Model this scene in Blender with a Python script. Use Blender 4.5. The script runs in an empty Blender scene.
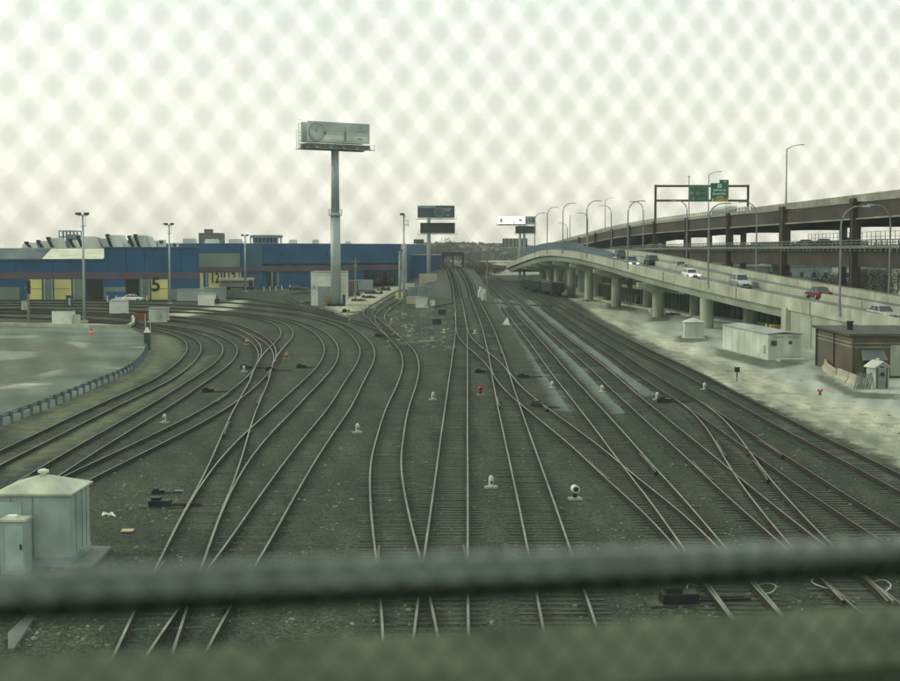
import bpy, math, random
import numpy as np
from mathutils import Vector, Matrix, kdtree
random.seed(7); rng = np.random.default_rng(7)
S = bpy.context.scene
COL = S.collection
R = math.radians
# ------------------------------------------------------------------ camera
HC = 10.8; FPX = 1400.0; PITCH = math.atan(90.5/FPX)
cd = bpy.data.cameras.new('camera'); cam = bpy.data.objects.new('camera', cd); COL.objects.link(cam)
cam.location = (0, 0, HC); cam.rotation_euler = (math.pi/2-PITCH, 0, 0)
cd.sensor_width = 36; cd.lens = FPX/900*36; cd.clip_start = .05; cd.clip_end = 12000
cd.dof.use_dof = True; cd.dof.focus_distance = 85; cd.dof.aperture_fstop = 3.75; cd.dof.aperture_blades = 0
S.camera = cam
# ------------------------------------------------------------------ sky and sun
SUN = Vector((-.86, .10, .55)).normalized()
w = bpy.data.worlds.new('World'); S.world = w; w.use_nodes = True
nt = w.node_tree; N = nt.nodes; L = nt.links
for n in list(N): N.remove(n)
sky = N.new('ShaderNodeTexSky'); sky.sky_type = 'NISHITA'; sky.sun_disc = False
sky.sun_elevation = math.asin(SUN.z); sky.sun_rotation = math.atan2(SUN.x, SUN.y)
sky.air_density = 1.0; sky.dust_density = 3.0
b1 = N.new('ShaderNodeBackground'); b1.inputs[1].default_value = .1; L.new(sky.outputs[0], b1.inputs[0])
tc = N.new('ShaderNodeTexCoord'); sep = N.new('ShaderNodeSeparateXYZ'); L.new(tc.outputs['Generated'], sep.inputs[0])
rp = N.new('ShaderNodeValToRGB'); L.new(sep.outputs[2], rp.inputs[0])
e = rp.color_ramp.elements
e[0].position = 0.0; e[0].color = (1.17, 1.11, .93, 1); e[1].position = .22; e[1].color = (.99, 1.08, .97, 1)
x = e.new(.07); x.color = (1.11, 1.12, .96, 1)
nz = N.new('ShaderNodeTexNoise'); nz.inputs['Scale'].default_value = 2.2; nz.inputs['Detail'].default_value = 4
mp = N.new('ShaderNodeMapping'); mp.inputs['Scale'].default_value = (1, 1, 3); L.new(tc.outputs['Generated'], mp.inputs[0]); L.new(mp.outputs[0], nz.inputs[0])
mr = N.new('ShaderNodeMapRange'); mr.inputs[1].default_value = .3; mr.inputs[2].default_value = .7; mr.inputs[3].default_value = .95; mr.inputs[4].default_value = 1.07
L.new(nz.outputs[0], mr.inputs[0])
b2 = N.new('ShaderNodeBackground'); L.new(rp.outputs[0], b2.inputs[0]); L.new(mr.outputs[0], b2.inputs[1])
mx = N.new('ShaderNodeMixShader'); mx.inputs[0].default_value = .9; L.new(b1.outputs[0], mx.inputs[1]); L.new(b2.outputs[0], mx.inputs[2])
wo = N.new('ShaderNodeOutputWorld'); L.new(mx.outputs[0], wo.inputs[0])
sd = bpy.data.lights.new('sun', 'SUN'); sd.energy = 1.3; sd.angle = R(12); sd.color = (1, .95, .78)
so = bpy.data.objects.new('sun', sd); COL.objects.link(so); so.rotation_euler = SUN.to_track_quat('Z', 'Y').to_euler()
S.view_settings.view_transform = 'Standard'; S.view_settings.look = 'None'; S.view_settings.exposure = .12; S.view_settings.gamma = 1
S.view_settings.use_curve_mapping = False
S.cycles.max_bounces = 6; S.cycles.volume_bounces = 0

# ------------------------------------------------------------------ projection used to survey the place
cp, sp_ = math.cos(PITCH), math.sin(PITCH)
def ray(px, py):
    u = px-450; v = py-340.5
    return Vector((u, FPX*cp - v*sp_, -(FPX*sp_ + v*cp)))
def G(px, py, h=0.0):
    d = ray(px, py); t = (h-HC)/d.z
    return Vector((d.x*t, d.y*t, h))
def at(px, py, Y):
    d = ray(px, py); t = Y/d.y
    return Vector((d.x*t, Y, HC+d.z*t))
def X_at(px, Y): return at(px, 250, Y).x

# ------------------------------------------------------------------ materials
MATS = {}
def mat(name, col, rough=.8, var=.25, scale=1.5, dirt=.35, dscale=.4, dcol=None, metal=0, bump=.0, bscale=30, spec=.3, streak=False):
    if name in MATS: return MATS[name]
    m = bpy.data.materials.new(name); m.use_nodes = True; t = m.node_tree; n = t.nodes; l = t.links
    b = n['Principled BSDF']; b.inputs['Roughness'].default_value = rough; b.inputs['Metallic'].default_value = metal
    b.inputs['Specular IOR Level'].default_value = spec
    tc = n.new('ShaderNodeTexCoord'); co = tc.outputs['Object']
    mp = n.new('ShaderNodeMapping'); l.new(co, mp.inputs[0])
    if streak: mp.inputs['Scale'].default_value = (1, 1, .15)
    n1 = n.new('ShaderNodeTexNoise'); n1.inputs['Scale'].default_value = scale; n1.inputs['Detail'].default_value = 6; l.new(mp.outputs[0], n1.inputs[0])
    n2 = n.new('ShaderNodeTexNoise'); n2.inputs['Scale'].default_value = dscale; n2.inputs['Detail'].default_value = 8; n2.inputs['Roughness'].default_value = .65; l.new(mp.outputs[0], n2.inputs[0])
    r1 = n.new('ShaderNodeMapRange'); r1.inputs[1].default_value = .3; r1.inputs[2].default_value = .7; r1.inputs[3].default_value = 1-var; r1.inputs[4].default_value = 1+var*.7; l.new(n1.outputs[0], r1.inputs[0])
    mu = n.new('ShaderNodeMix'); mu.data_type = 'RGBA'; mu.blend_type = 'MULTIPLY'; mu.inputs[0].default_value = 1
    mu.inputs[6].default_value = (*col, 1); l.new(r1.outputs[0], mu.inputs[7])
    r2 = n.new('ShaderNodeMapRange'); r2.inputs[1].default_value = .48; r2.inputs[2].default_value = .68; r2.inputs[3].default_value = 0; r2.inputs[4].default_value = dirt; l.new(n2.outputs[0], r2.inputs[0])
    m2 = n.new('ShaderNodeMix'); m2.data_type = 'RGBA'; l.new(r2.outputs[0], m2.inputs[0]); l.new(mu.outputs[2], m2.inputs[6])
    dc = dcol or tuple(c*.45 for c in col); m2.inputs[7].default_value = (*dc, 1)
    l.new(m2.outputs[2], b.inputs['Base Color'])
    if bump:
        n3 = n.new('ShaderNodeTexNoise'); n3.inputs['Scale'].default_value = bscale; n3.inputs['Detail'].default_value = 4; l.new(co, n3.inputs[0])
        bp = n.new('ShaderNodeBump'); bp.inputs['Strength'].default_value = bump; bp.inputs['Distance'].default_value = .03; l.new(n3.outputs[0], bp.inputs['Height']); l.new(bp.outputs[0], b.inputs['Normal'])
    MATS[name] = m; return m
def emis(name, col, st):
    if name in MATS: return MATS[name]
    m = bpy.data.materials.new(name); m.use_nodes = True; b = m.node_tree.nodes['Principled BSDF']
    b.inputs['Base Color'].default_value = (*col, 1); b.inputs['Emission Color'].default_value = (*col, 1); b.inputs['Emission Strength'].default_value = st
    MATS[name] = m; return m
M = dict(
 headd=lambda: mat('rail_head_dull', (.15, .15, .11), .5, .3, 3, .5, 1.2, (.12, .10, .07), metal=.2),
 head=lambda: mat('rail_head', (.175, .19, .13), .5, .35, 3, .6, .9, (.085, .08, .055), metal=.1, spec=.4),
 headr=lambda: mat('rail_head_rusty', (.088, .078, .055), .6, .3, 3, .4, 1.2, (.08, .05, .035)),
 rust=lambda: mat('rail_rust', (.026, .023, .017), .9, .4, 4, .4, 2, (.055, .034, .02)),
 tie=lambda: mat('sleeper_wood', (.062, .073, .050), .95, .45, 4, .5, 2, (.045, .046, .034), bump=.5),
 conc=lambda: mat('concrete', (.41, .43, .33), .9, .16, .8, .6, .35, (.22, .235, .18), bump=.15, streak=True),
 concd=lambda: mat('concrete_weathered', (.34, .38, .29), .9, .2, .8, .6, .3, (.17, .18, .14), bump=.2, streak=True),
 asph=lambda: mat('road_asphalt', (.16, .18, .16), .9, .15, 2, .3, .3),
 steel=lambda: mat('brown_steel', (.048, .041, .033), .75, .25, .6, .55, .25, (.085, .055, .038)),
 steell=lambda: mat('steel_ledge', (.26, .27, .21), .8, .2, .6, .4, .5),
 blue=lambda: mat('blue_cladding', (.019, .092, .190), .7, .10, .05, .45, .05, (.032, .092, .13), spec=.15),
 blue2=lambda: mat('pale_blue_cladding', (.035, .105, .165), .6, .08, .05, .2, .04),
 mauve=lambda: mat('mauve_band', (.105, .078, .105), .7, .08, .1, .2, .1),
 greyp=lambda: mat('grey_panel', (.16, .22, .17), .7, .08, .1, .3, .05),
 yell=lambda: mat('yellow_door', (.62, .58, .22), .7, .08, .3, .3, .3, (.45, .42, .2)),
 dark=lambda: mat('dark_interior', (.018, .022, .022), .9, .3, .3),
 black=lambda: mat('black_paint', (.015, .016, .018), .5, .2),
 white=lambda: mat('white_paint', (.70, .74, .64), .6, .08, .6, .45, .7, (.45, .48, .38)),
 whited=lambda: mat('dirty_white', (.52, .57, .48), .7, .12, .8, .6, .6, (.28, .30, .24), streak=True),
 galv=lambda: mat('galvanised', (.33, .40, .38), .5, .12, 2, .35, .5, metal=.2),
 galvb=lambda: mat('blue_galvanised', (.16, .24, .27), .5, .12, 2, .35, .5),
 shed=lambda: mat('shed_metal', (.34, .42, .37), .5, .08, .8, .5, 1.3, (.22, .28, .25), metal=.1, streak=True),
 shedr=lambda: mat('shed_roof', (.42, .47, .34), .5, .1, 1.5, .5, .9, (.28, .32, .26), metal=.15),
 glass=lambda: mat('dark_glass', (.02, .028, .032), .15, .1, spec=.6),
 wood=lambda: mat('pole_wood', (.22, .20, .15), .9, .25, 3),
 brick=lambda: mat('brown_brick', (.14, .105, .075), .9, .3, 1.2, .4, .5, (.09, .07, .055)),
 roofd=lambda: mat('dark_roof', (.07, .075, .06), .8, .2),
 tar=lambda: mat('roof_grey', (.30, .34, .31), .8, .15, .3),
)
def mm(k): return M[k]() if k in M else MATS[k]

NTH = 'first second third fourth fifth sixth seventh eighth ninth tenth eleventh twelfth thirteenth fourteenth fifteenth sixteenth'.split()
# ------------------------------------------------------------------ builders
ROOT = {}
def tag(o, label=None, cat=None, group=None, kind=None):
    if label: o['label'] = label
    if cat: o['category'] = cat
    if group: o['group'] = group
    if kind: o['kind'] = kind
    return o
def thing(name, label, cat, loc=(0, 0, 0), rz=0, group=None):
    o = bpy.data.objects.new(name, None); o.empty_display_size = .3; COL.objects.link(o)
    o.location = loc; o.rotation_euler = (0, 0, rz); tag(o, label, cat, group)
    ROOT[o.name] = (Vector(loc), rz); return o
class MB:
    def __init__(s): s.v = []; s.f = []; s.m = []
    def add(s, vs, fs, mi=0):
        b = len(s.v); s.v += [tuple(p) for p in vs]
        for f in fs: s.f.append(tuple(b+i for i in f)); s.m.append(mi)
        return s
    def box(s, c, d, rz=0, mi=0, taper=1.0):
        x, y, z = d[0]/2, d[1]/2, d[2]/2; ca, sa = math.cos(rz), math.sin(rz); vs = []
        for k in (-1, 1):
            q = taper if k > 0 else 1
            for i, j in ((-1, -1), (1, -1), (1, 1), (-1, 1)):
                X, Y = i*x*q, j*y*q
                vs.append((c[0]+X*ca-Y*sa, c[1]+X*sa+Y*ca, c[2]+k*z))
        return s.add(vs, [(3, 2, 1, 0), (4, 5, 6, 7), (0, 1, 5, 4), (1, 2, 6, 5), (2, 3, 7, 6), (3, 0, 4, 7)], mi)
    def bar(s, a, b, r, n=6, mi=0, r2=None):
        return s.tube([a, b], r, n, mi, r2)
    def tube(s, pts, r, n=6, mi=0, r2=None):
        pts = [Vector(p) for p in pts]; k = len(pts); r2 = r if r2 is None else r2; vs = []
        up = Vector((0, 0, 1))
        for i, p in enumerate(pts):
            d = (pts[min(i+1, k-1)]-pts[max(i-1, 0)]).normalized()
            a = d.cross(up if abs(d.z) < .95 else Vector((1, 0, 0))).normalized(); b = d.cross(a)
            rr = r+(r2-r)*i/max(1, k-1)
            for j in range(n):
                t = 2*math.pi*j/n; vs.append(p+a*math.cos(t)*rr+b*math.sin(t)*rr)
        fs = []
        for i in range(k-1):
            for j in range(n): fs.append((i*n+j, i*n+(j+1) % n, (i+1)*n+(j+1) % n, (i+1)*n+j))
        fs.append(tuple(range(n))[::-1]); fs.append(tuple((k-1)*n+j for j in range(n)))
        return s.add(vs, fs, mi)
    def cyl(s, c, r, h, n=14, mi=0, r2=None):
        return s.tube([c, (c[0], c[1], c[2]+h)], r, n, mi, r2)
    def sweep(s, path, prof, mi=0, closed=True, frames=None):
        """path: list of Vector, prof: list of (side, up); side is to the right of travel"""
        k = len(path); n = len(prof); vs = []
        for i, p in enumerate(path):
            d = path[min(i+1, k-1)]-path[max(i-1, 0)]; d.z = 0; d.normalize(); sd_ = Vector((d.y, -d.x, 0))
            for a, b in prof: vs.append(p+sd_*a+Vector((0, 0, b)))
        fs = []; ms = []
        rngj = range(n) if closed else range(n-1)
        for i in range(k-1):
            for j in rngj:
                fs.append((i*n+j, (i+1)*n+j, (i+1)*n+(j+1) % n, i*n+(j+1) % n)); ms.append(mi[j] if isinstance(mi, (list, tuple)) else mi)
        if closed:
            fs.append(tuple(range(n))); fs.append(tuple((k-1)*n+j for j in range(n))[::-1]); q = mi[0] if isinstance(mi, (list, tuple)) else mi; ms += [q, q]
        b = len(s.v); s.v += [tuple(p) for p in vs]; s.f += [tuple(b+i for i in f) for f in fs]; s.m += ms
        return s
    def loft(s, rings, mi=0, caps=True):
        n = len(rings[0]); vs = [p for r in rings for p in r]; fs = []
        for i in range(len(rings)-1):
            for j in range(n): fs.append((i*n+j, i*n+(j+1) % n, (i+1)*n+(j+1) % n, (i+1)*n+j))
        if caps: fs.append(tuple(range(n))[::-1]); fs.append(tuple((len(rings)-1)*n+j for j in range(n)))
        return s.add(vs, fs, mi)
    def build(s, name, mats, parent=None, world=False, smooth=False, bevel=0):
        if not isinstance(mats, (list, tuple)): mats = [mats]
        mats = [mm(x) if isinstance(x, str) else x for x in mats]
        vs = s.v
        if parent is not None and world:
            r = parent
            while r.parent: r = r.parent
            loc, rz = ROOT[r.name]; ca, sa = math.cos(-rz), math.sin(-rz)
            vs = [((p[0]-loc.x)*ca-(p[1]-loc.y)*sa, (p[0]-loc.x)*sa+(p[1]-loc.y)*ca, p[2]-loc.z) for p in vs]
        me = bpy.data.meshes.new(name); me.from_pydata(vs, [], s.f); me.polygons.foreach_set('material_index', s.m)
        for q in mats: me.materials.append(q)
        if smooth: me.polygons.foreach_set('use_smooth', [True]*len(s.f))
        me.update(); o = bpy.data.objects.new(name, me); COL.objects.link(o)
        if parent is not None: o.parent = parent
        if bevel:
            bm = o.modifiers.new('bevel', 'BEVEL'); bm.width = bevel; bm.segments = 2
        return o
def copy_tree(o, parent=None):
    c = o.copy(); COL.objects.link(c); c.parent = parent
    for ch in [x for x in bpy.data.objects if x.parent == o]: copy_tree(ch, c)
    return c
def place(proto, used, loc, rz, label=None, sc=None):
    o = copy_tree(proto) if used else proto
    o.location = loc; o.rotation_euler = (0, 0, rz)
    if label: o['label'] = label
    if sc: o.scale = (sc, sc, sc)
    return o
def text(s, size, name, m, parent, loc, rot, depth=.01, align='CENTER'):
    c = bpy.data.curves.new('t', 'FONT'); c.body = s; c.size = size; c.align_x = align; c.align_y = 'CENTER'; c.extrude = depth; c.offset = size*.02
    o = bpy.data.objects.new('t', c); COL.objects.link(o); bpy.context.view_layer.update()
    me = bpy.data.meshes.new_from_object(o.evaluated_get(bpy.context.evaluated_depsgraph_get()))
    bpy.data.objects.remove(o); r = bpy.data.objects.new(name, me); COL.objects.link(r); me.materials.clear(); me.materials.append(m)
    r.parent = parent; r.location = loc; r.rotation_euler = rot; return r
def catmull(pts, step):
    P = [Vector(p) for p in pts]; P = [P[0]*2-P[1]]+P+[P[-1]*2-P[-2]]; out = []
    for i in range(1, len(P)-2):
        p0, p1, p2, p3 = P[i-1:i+3]; n = max(2, int((p2-p1).length/step))
        for k in range(n):
            t = k/n
            out.append(.5*((2*p1)+(p2-p0)*t+(2*p0-5*p1+4*p2-p3)*t*t+(3*p1-p0-3*p2+p3)*t**3))
    out.append(P[-2]); return out
def resample(path, step):
    out = [path[0]]; acc = 0
    for a, b in zip(path, path[1:]):
        d = (b-a).length
        while acc+d >= step:
            t = (step-acc)/d; a = a+(b-a)*t; out.append(a.copy()); d = (b-a).length; acc = 0
        acc += d
    return out
def smoothp(p, it):
    a = np.array([tuple(q) for q in p])
    for _ in range(it): a[1:-1] = a[1:-1]*.5+(a[:-2]+a[2:])*.25
    return [Vector(q) for q in a]
def rise(Y):
    t = min(1, max(0, (Y-310)/160)); return 4.6*t*t*(3-2*t)

# ------------------------------------------------------------------ tracks (centre lines surveyed at rail-head height)
RH = .20
def c3(*pts): return [G(x, y, RH) for x, y in pts]
def far(px, Y): return Vector((X_at(px, Y), Y, RH))
TR = []   # name of line, label, points, rusty, smoothing
T1 = c3((-60, 490), (-20, 466), (11, 452), (50, 433), (100, 408.5), (150, 385.5), (167, 376.5), (183, 364.5), (192, 354.5), (194.5, 347), (191, 340), (181, 335), (170, 331.5), (155, 328.5), (135, 325), (100, 321.5), (50, 318.5), (0, 316.5), (-60, 315))
T2 = c3((-60, 541), (3, 500), (40, 477.5), (83, 450), (100, 440.5), (150, 411), (168.5, 400), (191, 385), (212, 371), (225, 360.5), (230.5, 351), (228, 344), (219, 338), (205, 333), (190, 329.5), (170, 326.5), (150, 324), (120, 321), (80, 318))
T3 = c3((-60, 565), (0, 525), (40, 496), (75, 478), (100, 466.5), (150, 442.3), (183, 426), (216, 408), (238, 392.5), (254, 379), (263, 368), (270, 355), (279, 345))
T4 = c3((118, 720), (143, 655), (159.5, 612), (182, 560), (202, 512), (213, 491), (221.5, 471), (229.7, 450), (236, 431.7), (244, 411.7), (251, 397), (259, 381), (264.5, 365), (271, 353), (280, 344), (287, 335), (285.5, 328.5), (278, 323), (268, 320), (255, 317.5), (238, 315), (220, 313.5), (200, 312.5), (160, 311), (60, 309), (-60, 308))
T5 = c3((182, 560), (202, 513), (214, 491), (226, 471), (234.5, 459.5), (245, 446.7), (260, 431), (276.7, 415.5), (300, 392.5), (313, 380), (326.5, 365), (331.5, 352), (329.5, 343), (322, 334), (311, 327.5), (300, 323), (287, 319.5), (270, 316.5), (250, 314.3), (230, 312), (200, 309.5), (150, 307), (60, 305.5), (-60, 305))
T6 = c3((135, 730), (174, 655), (203, 610), (228, 572), (244, 550), (262.5, 520), (276, 498), (294, 470), (308, 450), (322.5, 430), (340, 407), (355, 380), (364, 365), (367.5, 353), (365, 344), (356, 334), (346, 327), (330, 321), (313, 317.2), (296, 314), (275, 311.5), (240, 308), (200, 305.5), (120, 303.5), (-60, 302.5))
T7 = c3((421, 730), (413, 660), (409.7, 631), (405.5, 598), (398, 558), (393.5, 535), (389.3, 510), (386, 480), (386, 460), (390.5, 435), (397, 409), (406.5, 385), (410.7, 369), (410, 358), (406.5, 350), (397, 340), (386, 330), (375, 320), (368, 314), (371, 308), (384, 299.5), (397, 292), (410, 286))
T7b = c3((406.5, 350), (397, 340), (388.5, 331), (381, 322), (380, 315.5), (386, 309), (399, 301), (412, 293.5), (424, 288))
T8 = c3((406.5, 350), (397, 340), (388, 332.5), (375, 326.8), (355, 321.3), (338, 317), (321, 313), (300, 309.5), (270, 306), (230, 302.5), (170, 300.8), (60, 300.2), (-60, 300))
T9 = c3((437, 730), (440, 660), (441, 631), (445.5, 560), (447, 543), (449.3, 510), (452.7, 460), (454.2, 435), (456.2, 408), (458, 382), (459.6, 360), (461, 338), (461, 323), (459, 306))+[far(455.8, 362), far(452.2, 410), far(449.3, 460), far(447, 520), far(444.8, 620), far(442.5, 800)]
T10 = c3((595, 730), (578, 660), (571.5, 632), (561, 594), (549, 550), (534, 495), (523.7, 459), (515.7, 431), (508.5, 405), (502, 380), (497.5, 360), (493, 345), (485.8, 323), (477.5, 305))+[far(471, 362), far(465.3, 410), far(459.8, 460), far(455.5, 520), far(451, 620), far(447, 800)]
T11 = c3((459.5, 312), (461.5, 327), (464, 336), (470, 343), (479, 351), (491, 361), (499.5, 371), (508, 383), (516, 391.5), (536, 408), (564.5, 430), (590, 450), (610, 468.5), (629, 485), (649, 501), (671, 520), (688, 538), (715, 568), (744, 603), (768, 632))
T12 = c3((850, 730), (790, 658), (744, 600), (720, 569), (697, 539), (675.5, 511), (655, 486), (638, 467), (612.5, 435), (583, 400), (559, 372), (543.5, 352), (529.5, 335), (517, 320), (501, 300), (490, 288.5), (482, 281), (476, 276), (470, 270.5))
T13 = c3((1000, 700), (868, 600), (826, 565), (787.5, 532), (760, 510), (734, 488), (709, 465), (680, 440), (661, 424), (643, 408), (626, 394), (608, 377), (588.5, 360), (558, 335), (541, 320), (518, 300), (503, 288.5), (492, 281), (484, 275.5), (476, 270.5))
T15 = c3((868, 602), (826, 562), (799.5, 534), (785.5, 518), (770.5, 501), (755.5, 482), (745, 468), (736, 453), (728, 441), (720.5, 430), (711.5, 419.5), (699, 408), (682, 397))
T14 = c3((1100, 660), (950, 570), (888, 533), (858.5, 515), (823.5, 492), (806, 480), (784, 465), (761, 450), (744.5, 438), (727.5, 427), (713, 416.7), (699, 407.5), (682, 397), (663, 385.5), (648, 376), (634, 367), (617, 354.5), (594, 340), (568, 322), (536, 300), (518, 289), (504, 281.5), (492, 275.5), (480, 270.5))
T16 = c3((1100, 585), (968, 518), (905, 486), (870, 467), (846.5, 455), (819.5, 442), (775, 418.5), (750.5, 405), (725, 392), (700, 378), (675, 365), (649, 353), (624, 340), (590, 321.5), (574, 312), (555, 302), (537, 293.5), (518, 286), (503, 280), (488, 274.5), (476, 270))
T17 = c3((259, 378), (264, 366), (266.5, 356), (262, 346), (252, 338.5), (238, 332), (222, 327), (203, 323.5), (180, 321), (150, 318.5), (100, 315), (40, 313), (-60, 312))
T18 = c3((267, 362), (269, 352), (266, 344), (257, 336), (243, 328.5), (226, 323), (205, 319.5), (180, 317), (140, 314.5), (80, 312), (0, 310), (-60, 309.5))
Y1 = c3((343, 318.5), (325, 313), (305, 308.5), (285, 304.5), (262, 301), (240, 298.5), (215, 297))
Y2 = c3((330, 313), (310, 307.5), (296, 302.5), (288, 298), (290, 294.5), (310, 292))
TRK = [
 ('track nearest the guard rail, first of the curving tracks on the left', T1, 0, 5),
 ('track second from the guard rail, bending round a tight left-hand curve', T2, 0, 5),
 ('track leaving the two-rail crossing and running down to the white shed roof', T3, 0, 5),
 ('track with the sharp hook at its top end, leftmost at the bottom edge', T4, 0, 3),
 ('track that joins the hooked track below a diamond of crossing rails', T5, 0, 4),
 ('long curved track just left of the S-shaped track, third from the billboard pole', T6, 0, 4),
 ('S-shaped track left of the straight main line, running up to the blue building', T7, 0, 2),
 ('short fork track bending right beside the tall thin floodlight pole', T7b, 0, 2),
 ('track sweeping left from the S-shaped track past the foot of the billboard pole', T8, 1, 3),
 ('left of the two straight main line tracks, leading to the truss bridge', T9, 0, 6),
 ('right of the two straight main line tracks, leading to the truss bridge', T10, 0, 6),
 ('crossover track cutting diagonally right across the main line', T11, 0, 4),
 ('track with shiny rails between the two pale gravel strips nearest the main line', T12, 0, 6),
 ('track with pale gravel strips on both sides, fourth from the dirt lot', T13, 0, 6),
 ('curved turnout track linking two of the right-hand yard tracks', T15, 0, 4),
 ('second track from the dirt lot, with rust brown rails', T14, 1, 6),
 ('rusty track running along the edge of the pale dirt lot', T16, 1, 6),
 ('lower of two curved tracks that end in the crossing beside the hooked track', T17, 0, 5),
 ('upper of two curved tracks that end in the crossing beside the hooked track', T18, 0, 5),
 ('far yard track curving toward the parked silver passenger car', Y1, 1, 3),
 ('far yard track curling back in front of the blue building wall', Y2, 1, 2),
]
PROF = [(-.075, 0), (-.075, .02), (-.014, .035), (-.014, .125), (-.040, .135), (-.040, .172), (.040, .172), (.040, .135), (.014, .125), (.014, .035), (.075, .02), (.075, 0)]
PMI = [1]*5+[0]+[1]*6
tie_meshes = []
for k in range(4):
    b = MB(); b.box((0, 0, -.07), (2.55+.08*k, .23, .18)); 
    me = bpy.data.meshes.new('sleeper'); me.from_pydata(b.v, [], b.f); me.materials.append(mm('tie')); tie_meshes.append(me)
track_pts = []; RAILS = []
for ti, (lab, pts, rusty, sm) in enumerate(TRK):
    dz = ti*.003
    path = catmull(pts, 1.5); path = resample(path, 1.5); path = smoothp(path, sm*3)
    for p in path: p.z = 0
    path = [Vector((p.x, p.y, (rise(p.y) if ti in (9, 10) else 0)+dz)) for p in path]
    
    root = thing('railway_track', lab, 'railway track', (path[0].x, path[0].y, 0), 0, 'tracks of the rail yard')
    for sgn in (-1, 1):
        rp_ = []
        for i, p in enumerate(path):
            d = path[min(i+1, len(path)-1)]-path[max(i-1, 0)]; d.z = 0; d.normalize()
            rp_.append(p+Vector((d.y, -d.x, 0))*sgn*.7535+Vector((0, 0, .028)))
        track_pts += [(p.x, p.y) for p in resample(rp_, .5)]; RAILS.append((ti, sgn, rp_, root))
        m = MB(); m.sweep(rp_, PROF, PMI); m.build('rail', ['headr' if rusty else ('headd' if ti in (0, 1, 2, 13) else 'head'), 'rust'], root, world=True)
    tp = resample(path, .56); spots = []
    for i, p in enumerate(tp):
        if p.y > 260 and ti not in (9, 10): continue
        d = (tp[min(i+1, len(tp)-1)]-tp[max(i-1, 0)]); d.z = 0
        if d.length < 1e-6: continue
        spots.append((p, math.atan2(d.y, d.x)-math.pi/2))
    clus = [math.sin(i*.23+ti)*math.sin(i*.061+2*ti)*.012 for i in range(len(spots)+1)]
    vis = sorted([s for s in spots if s[0].y > 36.5 and abs(s[0].x) < .335*s[0].y+1.5], key=lambda s: s[0].y)[:100]
    ids = set(id(s) for s in vis); bulk = MB(); q = 0
    for si_, s in enumerate(spots):
        p, a = s; a += random.uniform(-.02, .02); off = random.uniform(-.06, .06); dzz = random.uniform(-.024, .0)-.022+clus[si_]
        c = Vector((p.x+math.cos(a)*off, p.y+math.sin(a)*off, p.z+dzz))
        if id(s) in ids:
            o = bpy.data.objects.new('sleeper', tie_meshes[random.randrange(4)]); COL.objects.link(o); o.parent = root
            o.location = c-Vector(root.location); o.rotation_euler = (random.uniform(-.02, .02), random.uniform(-.006, .006), a)
        else: bulk.box((c.x, c.y, c.z-.07), (2.6, .23, .18), a)
    if bulk.v: tag(bulk.build('sleeper', 'tie', root, world=True), kind='stuff')

# frogs and check rails where rails of two tracks cross
def xings(A, B):
    a = np.array([(p.x, p.y) for p in A]); b = np.array([(p.x, p.y) for p in B]); out = []
    for i in range(len(a)-1):
        if not 36 < a[i, 1] < 210: continue
        d = a[i+1]-a[i]; e_ = b[1:]-b[:-1]; den = d[0]*e_[:, 1]-d[1]*e_[:, 0]; den = np.where(abs(den) < 1e-9, 1e-9, den); w_ = b[:-1]-a[i]
        t = (w_[:, 0]*e_[:, 1]-w_[:, 1]*e_[:, 0])/den; u = (w_[:, 0]*d[1]-w_[:, 1]*d[0])/den
        for j in np.nonzero((t >= 0) & (t < 1) & (u >= 0) & (u < 1))[0]:
            if abs(den[j])/(np.hypot(*d)*np.hypot(*e_[j])) > .035: out.append((i, j))
    return out
for ia in range(len(RAILS)):
    for ib in range(ia+1, len(RAILS)):
        ta, sa_, Pa, ra = RAILS[ia]; tb_, sb_, Pb, rb_ = RAILS[ib]
        if ta == tb_: continue
        for i, j in xings(Pa, Pb)[:2]:
            for (t_, s_, P_, r_, k) in ((ta, sa_, Pa, ra, i), (tb_, sb_, Pb, rb_, j)):
                seg = P_[max(0, k-1):k+4]
                if len(seg) < 3: continue
                g = []
                for q in range(len(seg)):
                    d = seg[min(q+1, len(seg)-1)]-seg[max(q-1, 0)]; d.z = 0; d.normalize(); flare = .09 if 0 < q < len(seg)-1 else .16
                    g.append(seg[q]-Vector((d.y, -d.x, 0))*s_*(1.507-flare)+Vector((0, 0, -.012)))
                m = MB(); m.sweep(g, PROF, PMI); m.build('check_rail', ['headr', 'rust'], r_, world=True)
            p = Pa[i]; d = Pa[min(i+1, len(Pa)-1)]-p; m = MB(); m.box((p.x+d.x/2, p.y+d.y/2, .055+ta*.003), (.34, 2.2, .06), math.atan2(d.y, d.x)-math.pi/2); m.build('frog', mat('frog_steel', (.035, .028, .02), .8, .4, 3, .5, 2, (.07, .04, .02)), ra, world=True)

# ------------------------------------------------------------------ ground
def seg_sd(X, Y, poly):
    n = len(poly); d = np.full(X.shape, 1e9); ins = np.zeros(X.shape, bool)
    for i in range(n):
        x1, y1 = poly[i]; x2, y2 = poly[(i+1) % n]; ex, ey = x2-x1, y2-y1
        t = np.clip(((X-x1)*ex+(Y-y1)*ey)/(ex*ex+ey*ey+1e-9), 0, 1)
        d = np.minimum(d, np.hypot(X-x1-t*ex, Y-y1-t*ey))
        c = ((y1 > Y) != (y2 > Y)) & (X < (x2-x1)*(Y-y1)/(y2-y1+1e-12)+x1); ins ^= c
    return np.where(ins, -d, d)
def gp(*pts): return [(G(x, y).x, G(x, y).y) for x, y in pts]
DIRT = gp((556, 292), (575, 302), (605, 321), (640, 339), (683, 362), (717, 382), (760, 402), (800, 421), (850, 443), (900, 466), (1000, 512), (1300, 520), (1300, 330), (900, 300), (700, 288), (600, 283))
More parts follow.
